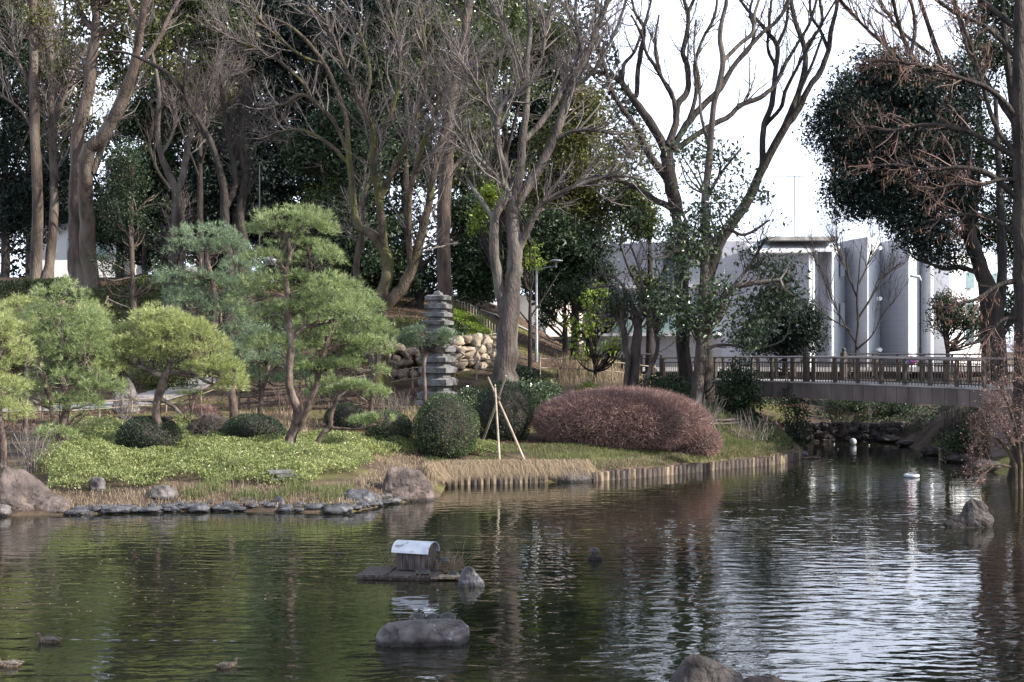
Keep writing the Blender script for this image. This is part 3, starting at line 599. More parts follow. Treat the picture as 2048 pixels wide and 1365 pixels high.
tree('camphor_tree', 'huge two-trunked evergreen with sunlit brown bark at the upper left hill', 'tree', 71, [
    [(158, 568, 21), (154, 500, 18), (154, 440, 16), (154, 352, 15), (158, 264, 13), (176, 176, 12), (185, 110, 11), (193, 44, 9), (189, 0, 8), (200, -80, 5), (215, -150, 3)],
    [(180, 562, 17), (174, 440, 15), (172, 352, 14), (178, 300, 15), (207, 273, 13), (237, 211, 12), (264, 145, 10), (281, 57, 8), (292, 0, 7), (320, -80, 4)],
    [(186, 345, 7), (215, 270, 6), (240, 232, 5), (262, 180, 4)], [(185, 60, 6), (160, 20, 5), (145, -40, 4)], [(264, 145, 6), (310, 90, 5), (340, 30, 4), (370, -20, 3)], [(281, 57, 5), (262, 20, 4), (240, -40, 3)]],
    bark='bark_brown', twigs=(80, 200, 500), crown=[(120, 80, 60, 70), (190, 60, 70, 60), (260, 60, 70, 55), (150, -40, 110, 60), (300, -20, 90, 60), (200, 180, 45, 40), (320, 110, 50, 40), (195, 250, 28, 24), (60, 30, 60, 60)],
    leaf='leaf_olive', n=520, per=11, size=.13, thr=.15, freq=.9)
tree('tall_tree', 'tall twin-stemmed reddish tree standing at the far left of the hill', 'tree', 74, [
    [(72, 560, 12), (75, 396, 11), (70, 264, 10), (66, 132, 9), (66, 0, 7), (70, -100, 4)], [(95, 556, 11), (108, 440, 9), (107, 330, 8), (105, 220, 8), (102, 100, 7), (101, 0, 6), (95, -90, 4)],
    [(66, 180, 4), (40, 130, 4), (15, 80, 3), (-20, 40, 2)], [(105, 260, 4), (130, 190, 3), (150, 120, 3)], [(70, 264, 4), (40, 220, 3), (0, 190, 3), (-40, 170, 2)]],
    bark='bark_brown', twig='twig_grey', twigs=(180, 700, 2200), tl=((1, 3), (.6, 1.6), (.3, .8)), tmin=.008, crown=[(30, 60, 60, 60), (90, 40, 60, 50), (20, 180, 45, 40), (60, -50, 90, 50)], leaf='leaf_olive', n=420, per=12, size=.13, thr=.05)
tree('slender_tree', 'slim straight tree with small dark leaves growing on the slope above the pines', 'tree', 63, [
    [(268, 632, 6), (266, 560, 5), (262, 440, 4.5), (264, 343, 4), (262, 300, 3)], [(262, 440, 3), (285, 410, 2), (310, 390, 2)], [(263, 480, 3), (240, 450, 2), (215, 440, 2)], [(263, 400, 3), (240, 370, 2)]],
    bark='bark_brown', crown=[(262, 330, 55, 50), (255, 400, 65, 50), (265, 470, 65, 45), (230, 520, 50, 30), (290, 540, 40, 30)], leaf='leaf_dark', n=520, per=13, sig=.2, size=.09, thr=-.1, freq=1.8)
tree('forked_tree', 'grey forked tree with curving stems between the camphor and the back pine', 'tree', 69, [
    [(338, 592, 10), (345, 520, 9), (352, 440, 9), (354, 396, 9), (340, 355, 8), (322, 310, 6), (316, 264, 5), (317, 176, 4), (300, 90, 3)],
    [(354, 390, 7), (365, 350, 7), (378, 286, 6), (396, 220, 5), (422, 176, 4), (440, 110, 3)], [(378, 286, 4), (410, 260, 4), (430, 200, 3), (460, 150, 2)], [(322, 310, 4), (345, 270, 3), (352, 210, 3)], [(360, 590, 7), (362, 520, 6), (352, 470, 6), (358, 420, 5)]],
    bark='bark_grey', twigs=(150, 500, 1300), tl=((.8, 2.2), (.5, 1.2), (.25, .7)), tmin=.007)
tree('dark_tree', 'dark crooked bare tree whose stems cross leftward behind the round topped pine', 'tree', 66, [
    [(462, 560, 10), (452, 480, 9), (449, 431, 9), (447, 374, 8), (422, 286, 6), (383, 220, 5), (343, 154, 5), (264, 110, 3), (200, 100, 2)], [(449, 420, 7), (470, 370, 6), (462, 300, 6), (450, 230, 5), (440, 150, 3)],
    [(462, 300, 5), (490, 240, 4), (500, 180, 3)], [(490, 575, 12), (487, 500, 11), (480, 430, 9), (490, 350, 8), (480, 270, 6), (500, 200, 4)], [(422, 286, 4), (395, 250, 4), (370, 180, 3), (372, 120, 2)], [(340, 380, 4), (310, 330, 3), (300, 270, 3), (330, 200, 2)]],
    bark='bark_dark', twig='twig_dark', twigs=(180, 600, 1500), tl=((.8, 2.2), (.5, 1.2), (.25, .7)), tmin=.007)
tree('bare_tree', 'bare winter tree with a V-shaped fan of thin branches before the grey building', 'tree', 82, [
    [(1713, 735, 3.10), (1712, 700, 2.79), (1716, 650, 2.48), (1714, 600, 2.17), (1717, 560, 1.55), (1720, 520, 1.24), (1724, 490, 0.74)], [(1714, 690, 2.48), (1690, 650, 1.55), (1665, 600, 1.24), (1640, 540, 0.87), (1625, 510, 0.62)], [(1714, 640, 2.48), (1740, 600, 1.86), (1765, 560, 1.24), (1795, 530, 0.93)],
    [(1713, 700, 2.48), (1745, 670, 1.24), (1765, 630, 0.93), (1790, 600, 0.62)], [(1716, 600, 1.86), (1700, 560, 1.86), (1680, 510, 1.24), (1670, 480, 0.93)], [(1717, 570, 1.86), (1735, 530, 1.24), (1745, 490, 0.93)], [(1700, 660, 1.86), (1665, 640, 1.24), (1635, 620, 0.93)]],
    bark='bark_dark', twig='twig_dark', twigs=(130, 420, 700), tl=((1.2, 3.), (.6, 1.6), (.3, .9)), up=.16, ang=(15, 34), tmin=.008)
tree('multi_stem_tree', 'pollarded tree with several smooth grey stems behind the red hedge', 'tree', 56, [
    [(1264, 812, 12), (1268, 760, 11), (1272, 700, 10), (1276, 655, 9), (1268, 620, 6), (1255, 590, 4), (1235, 560, 3), (1195, 545, 2)], [(1248, 800, 6), (1256, 730, 6), (1250, 690, 6), (1245, 640, 5), (1243, 580, 4)],
    [(1276, 655, 6), (1285, 610, 4), (1282, 560, 3), (1272, 520, 2), (1260, 490, 2)], [(1285, 800, 7), (1300, 740, 5), (1315, 700, 4), (1312, 650, 3), (1300, 630, 2)], [(1255, 600, 3), (1230, 575, 3), (1215, 573, 2), (1180, 578, 2)],
    [(1278, 640, 4), (1305, 600, 3), (1330, 590, 2)], [(1268, 640, 3), (1240, 632, 2), (1205, 635, 2)]],
    bark='bark_grey', twig='twig_grey', twigs=(110, 300, 500), tl=((.5, 1.5), (.3, .9), (.2, .5)), tmin=.006, crown=[(1200, 570, 50, 40), (1235, 600, 40, 40), (1310, 600, 40, 35), (1260, 540, 60, 40)], leaf='leaf_dark', n=220, per=12, sig=.2, size=.1, thr=.1)
# right side
tree('oak_tree', 'big round-crowned evergreen oak, nearly black, standing over the right half of the bridge', 'tree', 53, [
    [(1999, 862, 18), (2000, 780, 17), (1996, 700, 17), (1987, 600, 16), (1965, 549, 15), (1943, 484, 14), (1921, 396, 11), (1890, 320, 8), (1850, 250, 6), (1830, 180, 4)],
    [(1990, 640, 11), (2004, 571, 10), (2002, 440, 8), (1996, 308, 6), (1990, 180, 4)], [(1943, 484, 7), (1880, 440, 6), (1810, 410, 5), (1740, 380, 4)], [(1921, 396, 6), (1870, 350, 5), (1800, 320, 4), (1720, 300, 3)],
    [(1955, 545, 5), (1920, 535, 5), (1890, 538, 4), (1860, 528, 3)], [(1996, 690, 6), (2030, 620, 5), (2060, 540, 4)]],
    bark='bark_dark', crown=[(1725, 185, 72, 80), (1690, 260, 70, 80), (1730, 345, 82, 80), (1790, 230, 90, 110), (1690, 400, 42, 38), (1800, 390, 85, 70), (1850, 300, 80, 80), (1850, 470, 62, 45), (1890, 200, 80, 80), (1920, 380, 60, 60), (1830, 150, 60, 50), (1900, 520, 34, 20), (1760, 140, 60, 45)],
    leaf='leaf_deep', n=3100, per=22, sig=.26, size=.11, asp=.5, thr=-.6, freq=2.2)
tree('catkin_tree', 'reddish alder with thick twigs and hanging brown catkins sweeping in from the right edge', 'tree', 44, [
    [(2042, 905, 18), (2044, 700, 16), (2042, 500, 15), (2040, 300, 14), (2038, 100, 12), (2040, -60, 9)],
    [(2040, 320, 7), (1990, 290, 6), (1930, 262, 5), (1850, 250, 4), (1780, 262, 3), (1715, 250, 2)], [(2040, 400, 6), (1980, 350, 6), (1920, 335, 5), (1860, 340, 3), (1790, 330, 3), (1720, 335, 2)], [(2040, 240, 6), (1980, 180, 5), (1900, 150, 4), (1830, 130, 3), (1760, 120, 2)],
    [(2038, 120, 6), (1980, 60, 5), (1900, 20, 4), (1840, -30, 3)], [(2040, 320, 6), (1990, 250, 5), (1960, 150, 4), (1930, 60, 3), (1900, -30, 2)], [(2038, 60, 6), (1960, 0, 5), (1890, -50, 3)], [(2042, 360, 5), (2000, 360, 4), (1960, 370, 4), (1905, 370, 3), (1850, 385, 2)],
    [(2043, 480, 5), (1990, 440, 4), (1930, 430, 3), (1870, 440, 2)], [(2044, 560, 6), (2000, 570, 5), (1950, 600, 3), (1905, 610, 2)], [(2044, 640, 5), (2005, 640, 4), (1965, 680, 3), (1930, 690, 2)], [(2040, 200, 5), (2060, 130, 4), (2100, 60, 3)]],
    bark='bark_dark', twig='twig_red', twigs=(240, 900, 2200), tl=((.5, 1.6), (.35, .9), (.18, .45)), up=.03, ang=(25, 60), tmin=.004, catk=800)
tree('bare_tree', 'group of straight upward bare poles of a winter tree above the dark oak', 'tree', 60, [
    [(1975, 800, 9), (1968, 600, 9), (1950, 450, 8), (1935, 300, 7), (1900, 180, 6), (1870, 90, 5), (1840, 0, 4), (1820, -70, 3)], [(1935, 300, 6), (1905, 260, 6), (1870, 190, 5), (1822, 110, 5), (1795, 40, 4), (1780, -40, 3)], [(1870, 190, 4), (1830, 170, 4), (1790, 110, 4), (1735, 60, 3), (1680, 0, 3), (1650, -50, 2)],
    [(1950, 420, 6), (1960, 300, 5), (1955, 180, 5), (1930, 80, 4), (1905, 0, 3)], [(1822, 110, 4), (1830, 50, 4), (1815, -30, 3)], [(1860, 110, 4), (1800, 60, 3), (1760, 0, 3), (1740, -60, 2)], [(1940, 110, 4), (1975, 40, 4), (1980, -50, 3)]],
    bark='bark_dark', twig='twig_red', twigs=(200, 750, 1900), tl=((.8, 2.4), (.5, 1.3), (.25, .7)), up=.12, ang=(20, 45), tmin=.006)
tree('small_tree', 'small leafy evergreen against the white wall just past the right lamp post', 'tree', 66, [[(1896, 712, 4), (1890, 660, 3), (1893, 610, 2)], [(1890, 670, 2), (1910, 640, 2)]],
     bark='bark_dark', crown=[(1888, 640, 34, 35), (1910, 610, 34, 30), (1930, 660, 40, 34), (1880, 600, 24, 20), (1960, 640, 30, 40)], leaf='leaf_dark', n=330, per=13, sig=.2, size=.1, thr=.05, freq=2)
tree('evergreen_tree', 'tall loose evergreen filling the top right corner', 'tree', 60, [[(2060, 800, 12), (2055, 500, 11), (2030, 250, 8), (2010, 80, 6), (2000, -80, 4)], [(2055, 400, 5), (2100, 300, 4)], [(2030, 250, 5), (1990, 190, 4), (1950, 120, 3)]],
     bark='bark_dark', crown=[(1990, 60, 60, 60), (2050, 150, 70, 80), (1960, 130, 45, 40), (2040, 0, 70, 60), (2060, 330, 60, 80), (2010, 440, 50, 60), (2060, 500, 60, 60), (1960, 290, 50, 50), (1960, 460, 40, 40), (2040, 620, 50, 40), (2120, 100, 90, 90), (2120, 350, 90, 100)], leaf='leaf_dark', n=2300, per=13, sig=.28, size=.12, thr=-.2)
tree('red_shrub', 'tangled leafless reddish shrub overhanging the water at the right edge', 'shrub', 41, [[(2030, 930, 5), (2015, 900, 4), (1990, 875, 3), (1960, 870, 2)], [(2040, 930, 5), (2035, 880, 4), (2020, 820, 3), (2000, 770, 2)], [(2050, 925, 5), (2060, 850, 4), (2045, 760, 3), (2030, 700, 2)], [(2025, 935, 3), (1990, 930, 2), (1950, 945, 2)], [(2045, 930, 4), (2010, 860, 3), (1985, 820, 2)]],
     bark='bark_mossy', twig='twig_red', twigs=(160, 700, 2200), tl=((.3, 1.), (.2, .6), (.12, .3)), up=-.02, tmin=.004, wig=.25, spray=2500, leaf='azalea_twig', size=.05, from_=0)

# ---- evergreen and mixed wood that closes the background, each tree its own
def bgtree(label, Y, px, blobs, leaf, n, name='evergreen_tree', top=-60, r=7.5, bark='bark_dark', size=.15, thr=-.2, lean=0, per=15, freq=.9, sig=.3, base=620):
    yb = HOR - (gz(X_(px, Y), Y) - CAMZ) / Y * K
    limbs = [[(px, yb, r * 1.2), (px + lean * .3, yb - (yb - top) * .35, r), (px + lean * .7, yb - (yb - top) * .7, r * .6), (px + lean, top, r * .25)],
             [(px + lean * .45, yb - (yb - top) * .45, r * .5), (px + lean * .5 + 35, yb - (yb - top) * .65, r * .35), (px + lean + 60, yb - (yb - top) * .8, r * .2)],
             [(px + lean * .4, yb - (yb - top) * .4, r * .5), (px + lean * .5 - 40, yb - (yb - top) * .6, r * .35), (px + lean - 60, yb - (yb - top) * .75, r * .2)]]
    return tree(name, label, 'tree', Y, limbs, bark=bark, crown=blobs, leaf=leaf, n=n, size=size*1.1, thr=thr, per=per, freq=freq, sig=sig, group='evergreen trees of the wood behind the pond')
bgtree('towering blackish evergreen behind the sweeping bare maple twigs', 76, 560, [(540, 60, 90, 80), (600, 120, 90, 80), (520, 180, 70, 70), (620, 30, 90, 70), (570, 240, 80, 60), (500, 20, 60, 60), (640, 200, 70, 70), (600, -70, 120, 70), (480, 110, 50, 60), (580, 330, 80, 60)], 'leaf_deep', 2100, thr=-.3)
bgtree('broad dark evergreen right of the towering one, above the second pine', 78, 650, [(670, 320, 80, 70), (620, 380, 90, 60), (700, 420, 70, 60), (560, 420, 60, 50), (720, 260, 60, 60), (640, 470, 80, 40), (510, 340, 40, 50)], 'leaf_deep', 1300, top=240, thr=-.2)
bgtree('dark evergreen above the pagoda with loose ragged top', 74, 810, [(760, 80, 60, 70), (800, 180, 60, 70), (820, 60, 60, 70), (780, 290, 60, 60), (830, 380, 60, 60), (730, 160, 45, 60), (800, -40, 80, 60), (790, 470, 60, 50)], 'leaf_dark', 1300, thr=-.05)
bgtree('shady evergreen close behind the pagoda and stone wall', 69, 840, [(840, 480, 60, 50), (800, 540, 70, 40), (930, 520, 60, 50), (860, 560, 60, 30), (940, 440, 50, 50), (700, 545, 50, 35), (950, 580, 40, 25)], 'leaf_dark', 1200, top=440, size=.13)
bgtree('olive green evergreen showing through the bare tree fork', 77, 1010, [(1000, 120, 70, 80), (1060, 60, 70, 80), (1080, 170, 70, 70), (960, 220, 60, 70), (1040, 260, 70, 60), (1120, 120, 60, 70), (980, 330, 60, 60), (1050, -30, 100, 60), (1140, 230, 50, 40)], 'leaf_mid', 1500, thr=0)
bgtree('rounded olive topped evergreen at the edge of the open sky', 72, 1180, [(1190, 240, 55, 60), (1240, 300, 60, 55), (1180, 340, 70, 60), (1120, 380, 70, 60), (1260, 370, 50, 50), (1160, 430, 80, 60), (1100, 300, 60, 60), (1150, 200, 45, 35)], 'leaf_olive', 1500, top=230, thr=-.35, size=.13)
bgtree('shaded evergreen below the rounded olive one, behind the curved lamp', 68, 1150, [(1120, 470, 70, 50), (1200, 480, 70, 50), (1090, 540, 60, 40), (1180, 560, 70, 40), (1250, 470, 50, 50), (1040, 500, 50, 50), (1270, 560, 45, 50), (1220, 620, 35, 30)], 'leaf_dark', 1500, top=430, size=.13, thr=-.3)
bgtree('yellowish leafed evergreen beside the grey building left end', 71, 1300, [(1290, 440, 35, 40), (1300, 520, 35, 50), (1310, 590, 30, 40), (1270, 400, 40, 35)], 'leaf_mid', 520, top=400, size=.13, thr=-.3)
bgtree('mid green evergreen behind the thin slope tree', 80, 240, [(230, 320, 60, 60), (280, 400, 70, 60), (220, 440, 60, 50), (320, 480, 60, 50), (210, 380, 50, 60), (300, 300, 40, 40), (400, 470, 50, 40)], 'leaf_dark', 1300, top=260, thr=-.1)
bgtree('dark evergreen mass at the left margin under the bare twigs', 78, 10, [(-10, 330, 70, 80), (40, 420, 60, 60), (-20, 480, 70, 50), (60, 490, 35, 30), (10, 230, 60, 60), (-60, 150, 80, 90), (120, 350, 40, 50)], 'leaf_deep', 1300, top=150)
bgtree('pale olive crowned evergreen high over the camphor fork', 84, 330, [(330, 60, 50, 40), (390, 140, 50, 60), (300, 170, 50, 60), (440, 80, 50, 50), (380, 230, 40, 40), (350, -50, 120, 50), (450, 200, 40, 40)], 'leaf_olive', 850, thr=.12, size=.16)
bgtree('dark evergreen between the forked tree and the crooked stems', 79, 430, [(430, 330, 50, 60), (420, 410, 60, 50), (480, 440, 60, 50), (390, 480, 50, 40), (480, 250, 35, 50), (440, 540, 60, 40)], 'leaf_deep', 1100, top=270, thr=-.1)
bgtree('tall far evergreen seen in gaps at the top left corner', 88, 60, [(40, 100, 70, 70), (100, 180, 60, 70), (20, -10, 90, 70), (120, 20, 60, 60), (60, 260, 50, 50), (140, 120, 40, 60)], 'leaf_dark', 900, thr=.1, size=.17)
bgtree('low yellow-green evergreen catching light beside the round topped pine', 76, 640, [(640, 400, 45, 25), (670, 385, 30, 25), (610, 420, 35, 25)], 'leaf_bright', 170, top=380, r=5, size=.13)
bgtree('bright young-leafed evergreen beside the forked bare trunk', 60, 1060, [(1050, 500, 22, 22), (1060, 540, 24, 24), (1042, 560, 20, 18), (950, 440, 20, 30), (985, 400, 25, 30)], 'leaf_bright', 150, top=490, r=4, size=.1, sig=.18)
bgtree('dark evergreen with reddish fallen leaf spray over the white wall left of the lamp', 66, 1130, [(1100, 600, 30, 22), (1090, 640, 16, 18), (1150, 590, 35, 22), (1060, 570, 20, 16)], 'leaf_dark', 240, top=560, r=5, size=.1, sig=.18)
bgtree('rounded dark clipped evergreen before the grey facade', 74, 1570, [(1570, 640, 60, 50), (1530, 670, 55, 45), (1600, 670, 50, 45), (1555, 615, 40, 30), (1600, 650, 45, 40)], 'leaf_deep', 1500, top=570, r=5, size=.1, thr=-.8, sig=.2)
bgtree('light green sapling with long leaves in front of the bridge approach', 60, 1190, [(1190, 600, 26, 30), (1165, 650, 32, 25), (1222, 690, 30, 20), (1160, 705, 26, 22), (1215, 640, 26, 20)], 'leaf_bright', 75, top=580, r=3, size=.12, sig=.18, thr=-.2)
bgtree('far evergreen filling the gap above the bamboo fence', 80, 960, [(960, 420, 50, 60), (1000, 470, 50, 50), (1000, 540, 50, 40), (930, 340, 40, 40), (1060, 450, 40, 40)], 'leaf_mid', 800, top=330, thr=-.1)

# the wood further back, coarser leaves
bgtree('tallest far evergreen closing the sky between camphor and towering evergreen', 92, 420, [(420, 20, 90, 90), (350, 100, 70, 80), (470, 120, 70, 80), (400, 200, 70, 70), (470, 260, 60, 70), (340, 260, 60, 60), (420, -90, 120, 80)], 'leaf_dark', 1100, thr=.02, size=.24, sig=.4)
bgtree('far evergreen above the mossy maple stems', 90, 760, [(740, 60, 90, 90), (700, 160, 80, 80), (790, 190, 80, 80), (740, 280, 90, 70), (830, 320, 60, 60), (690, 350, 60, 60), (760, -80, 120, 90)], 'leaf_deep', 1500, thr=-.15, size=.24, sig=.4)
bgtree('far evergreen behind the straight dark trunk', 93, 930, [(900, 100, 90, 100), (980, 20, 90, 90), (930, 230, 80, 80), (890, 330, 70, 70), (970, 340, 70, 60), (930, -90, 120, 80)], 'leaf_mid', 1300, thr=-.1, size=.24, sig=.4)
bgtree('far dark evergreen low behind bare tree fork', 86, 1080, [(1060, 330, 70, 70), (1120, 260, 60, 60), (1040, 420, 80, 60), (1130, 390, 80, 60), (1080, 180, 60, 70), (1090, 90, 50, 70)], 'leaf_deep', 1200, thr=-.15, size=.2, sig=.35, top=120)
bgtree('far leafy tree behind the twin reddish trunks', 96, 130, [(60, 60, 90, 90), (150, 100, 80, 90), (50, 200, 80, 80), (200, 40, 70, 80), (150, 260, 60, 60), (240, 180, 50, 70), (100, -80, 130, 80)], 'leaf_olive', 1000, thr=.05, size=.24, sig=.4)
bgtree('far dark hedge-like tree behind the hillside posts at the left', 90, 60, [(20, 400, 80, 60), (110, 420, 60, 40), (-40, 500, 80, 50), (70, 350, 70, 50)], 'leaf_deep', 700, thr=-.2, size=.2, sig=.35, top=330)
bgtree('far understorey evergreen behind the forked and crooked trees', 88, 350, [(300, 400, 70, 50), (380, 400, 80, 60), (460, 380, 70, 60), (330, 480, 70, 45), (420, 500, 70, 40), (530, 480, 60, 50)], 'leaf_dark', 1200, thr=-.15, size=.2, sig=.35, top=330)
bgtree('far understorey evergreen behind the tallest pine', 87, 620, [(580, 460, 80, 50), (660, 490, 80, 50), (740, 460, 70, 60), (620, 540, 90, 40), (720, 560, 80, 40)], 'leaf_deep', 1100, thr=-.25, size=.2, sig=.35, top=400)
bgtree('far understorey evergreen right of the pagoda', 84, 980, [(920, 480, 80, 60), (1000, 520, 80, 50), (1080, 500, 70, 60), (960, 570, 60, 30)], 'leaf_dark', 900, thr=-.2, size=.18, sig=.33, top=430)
# trees on the right bank beside the frame: they throw the shade that lies on the rock, the raft and the bridge
for x_, y_, lab in ((19.5, 12.5, 'broad evergreen on the near right bank outside the picture edge'), (20.5, 19.5, 'broad evergreen further along the right bank outside the picture edge'), (26., 50., 'evergreen on the right bank past the bridge end')):
    px_ = 1024 + x_ / y_ * K; f_ = K / y_; pz = lambda z: HOR - (z - CAMZ) * f_
    bgtree(lab, y_, px_, [(px_ + dx_ * f_, pz(z_), 2.6 * f_, 2.2 * f_, dy_) for dx_, z_, dy_ in ((0, 13, 0), (-2, 10, 1.5), (2, 10, -1), (0, 8, 2), (-1.5, 7, -2), (1.5, 6.5, 1.5), (0, 15, 0))], 'leaf_dark', 500, top=pz(15), r=.25 * f_, size=.3, thr=-.4, sig=.4)

bgtree('dark narrow evergreen filling the gap right of the camphor fork', 77, 290, [(270, 250, 45, 50), (300, 320, 50, 50), (250, 350, 40, 40), (330, 200, 35, 50)], 'leaf_dark', 520, thr=-.25, top=190, r=5)
bgtree('dark evergreen closing the gap between crooked stems and towering evergreen', 75, 470, [(440, 290, 50, 60), (480, 350, 50, 60), (420, 380, 45, 50), (500, 280, 40, 50), (520, 400, 50, 50)], 'leaf_deep', 760, thr=-.35, top=240, r=6)
bgtree('ivy-leafed evergreen hanging sprays between the mossy stems', 67, 700, [(680, 250, 50, 50), (720, 350, 50, 60), (770, 420, 50, 50), (660, 430, 50, 50), (700, 500, 60, 40), (620, 300, 50, 50)], 'leaf_dark', 620, thr=-.1, top=230, r=5)
bgtree('olive sprayed evergreen above the crooked bare stems', 73, 400, [(360, 60, 45, 40), (420, 130, 45, 40), (320, 140, 40, 40), (460, 60, 45, 40), (380, -20, 60, 40)], 'leaf_mid', 420, thr=0, top=40, r=6)
for o in bpy.data.objects:
    if o.name.startswith('catkins'): o['kind'] = 'stuff'

# far-off wood that closes the view behind every tree, too deep to count
n_ = 60000; px_ = rng.uniform(-260, 1300, n_); Yd = rng.uniform(99, 107, n_); py_ = rng.uniform(-130, 560, n_)
ok = (py_ > -130 + np.clip((px_ - 1150) / 150, 0, 1) * 420) & (sn(np.stack([px_, py_, 0 * px_], -1) / 60, 2.1, 5) > -.62)
q = np.stack([(px_ - 1024) / K * Yd, Yd, CAMZ - (py_ - HOR) / K * Yd], -1)[ok]; g = Geo(); leaves(g, q, .42, .6, tri=True)
o = g.obj('distant_wood', 'leaf_deep'); o['kind'] = 'stuff'; o['label'] = 'dark far-off wood closing the background behind the evergreens'; o['category'] = 'wood'
# ------------------------------------------------------------------ garden pines
def pine(label, base, limbs, pads, m='needle', n=1300, Y=None, per=12, ln=.15, dens=None, group='garden pines on the bank'):
    """base: pixel where the trunk meets the ground; pads: foliage clouds (px, py, rx, ry[, dy])"""
    if Y is None: bx, by, bz = hit(*base); Y = by
    limbs[0] = [(base[0], base[1] + 2, limbs[0][0][2])] + limbs[0] if limbs[0][0][1] < base[1] - 12 else limbs[0]
    known = []; cur = [limb_pts(l, Y, known) for l in limbs]; p0 = cur[0][0][0]; zb = gz(p0[0], p0[1])
    root = thing('pine_tree', label, 'pine tree', (p0[0], p0[1], zb), group)
    g = Geo()
    for i, (p, r) in enumerate(cur):
        if i == 0: p = np.vstack([[p[0][0], p[0][1], min(p[0][2], zb) - .2], p]); r = np.concatenate([[r[0] * 1.5], r])
        tubes(g, p[None], r[None], 10 if i == 0 else 7)
    Pk, Rk = same_k(cur, 12); al = Pk.reshape(-1, 3); ar = Rk.reshape(-1)
    B = np.array(pxblobs(pads, Y, .85)); B[:, 3:] *= 1.14; n *= 1.18; area = B[:, 3] * B[:, 4] + B[:, 3] * B[:, 5]
    n = int(n); idx = rng.choice(len(B), n, p=area / area.sum()); d = norm(rng.normal(size=(n, 3))); d[:, 2] = np.where(d[:, 2] < -.3, -d[:, 2] * .6, d[:, 2])
    rad = .62 + .42 * rng.random(n) ** .6; seed = int(rng.integers(1e6))
    C = B[idx, :3] + d * rad[:, None] * B[idx, 3:] * (1 + .2 * sn(d * 2 + idx[:, None], 2., seed))[:, None]
    keep = sn(C, 3.2, seed) > -.55; C = C[keep]; d = d[keep]
    D = norm(d * np.array([1, 1, .7]) + np.array([0, 0, .55]))
    ng = Geo(); needles(ng, C, D, ln, .0115, per)
    # bunches along short shoots: each tuft also has a shoot
    ng.obj('needles', m, root)
    # limbs to pads and twigs through them
    bgm = Geo(); Q = []; QR = []
    for b in B:
        for s in range(3):
            e = b[:3] + norm(rng.normal(size=3)) * b[3:] * .5; ok = al[:, 2] > zb + .35; dd = np.linalg.norm(al[ok] - e - np.array([0, 0, -.5]), axis=1); j = np.argmin(dd); st = al[ok][j]; r0 = min(ar[ok][j] * .6, .035)
            dist = np.linalg.norm(e - st); mid = st * .5 + e * .5 + rng.normal(size=3) * .12 * dist; mid[2] -= .08 * dist
            Q.append(catmull([st, mid, e], 8) + rng.normal(size=(8, 3)) * .02); QR.append(np.linspace(max(r0, .015), .009, 8))
    Q = np.array(Q); QR = np.array(QR); tubes(bgm, Q, QR, 5)
    A, RA = spawn(Q, QR, 28 * len(B), (.3, 1), (.25, .7), (30, 80), .1, 4, .3, .7, .005); tubes(bgm, A, RA, 3); [g.add(v_, np.zeros((0, 4), int)) for v_ in []]; off_ = g.n
    for v_ in bgm.V: g.V.append(v_); g.n += len(v_)
    g.Q += [q_ + off_ for q_ in bgm.Q]; g.obj('trunk', 'bark_pine', root, smooth=True)
    
    return root

pine('garden pine cut by the left edge of the frame, behind the brown boulder', (6, 935), [[(6, 935, 9), (4, 880, 8), (0, 840, 7), (-8, 780, 6), (-4, 700, 5), (0, 650, 4)]],
     [(-10, 660, 55, 40), (10, 720, 50, 40), (-10, 780, 60, 40), (20, 830, 40, 30), (-40, 720, 50, 60), (15, 680, 40, 30)], 'needle_yellow', 1700)
pine('upright garden pine with a full feathery oval crown left of the bare-limbed pine', (125, 912), [[(128, 912, 12), (126, 860, 9), (133, 800, 8), (122, 740, 7), (124, 690, 7), (118, 640, 6), (122, 600, 4)], [(124, 905, 7), (110, 850, 6), (98, 800, 4), (90, 750, 3)], [(124, 690, 4), (100, 660, 3), (80, 640, 2)], [(122, 740, 4), (160, 730, 3), (190, 745, 2)]],
     [(120, 595, 52, 32), (95, 640, 55, 35), (150, 640, 52, 35), (125, 685, 70, 32), (75, 720, 45, 34), (165, 715, 55, 34), (120, 760, 70, 30), (200, 780, 45, 32), (60, 790, 36, 28), (150, 815, 60, 26), (110, 870, 40, 16, -.6), (70, 680, 38, 34), (180, 670, 40, 34)], 'needle', 3600)
pine('broad flat pine with bare twisting limbs visible under its yellow-green crown', (318, 908), [[(317, 908, 9), (318, 860, 9), (312, 820, 8), (318, 790, 9), (328, 760, 9), (335, 740, 7), (342, 720, 5), (336, 690, 5), (328, 665, 4), (332, 640, 3)],
     [(330, 752, 7), (312, 748, 6), (300, 742, 5), (285, 735, 4), (265, 730, 3), (245, 708, 3)], [(312, 748, 5), (295, 745, 4), (288, 735, 3), (275, 722, 2)], [(332, 750, 6), (355, 745, 5), (385, 748, 4), (415, 765, 3), (438, 770, 2)], [(340, 745, 4), (370, 752, 3), (400, 755, 2)],
     [(324, 800, 5), (345, 812, 4), (365, 830, 4), (390, 840, 3), (410, 832, 2)], [(342, 720, 3), (365, 705, 3), (395, 700, 2)]],
     [(325, 640, 50, 30), (290, 668, 55, 30), (370, 665, 52, 32), (250, 700, 42, 28), (335, 695, 60, 24), (400, 705, 55, 32), (235, 740, 32, 24), (440, 745, 45, 32), (290, 715, 40, 16), (465, 775, 30, 22), (410, 735, 40, 22), (385, 790, 24, 10), (370, 840, 20, 8), (230, 770, 22, 16)], 'needle_yellow', 3900)
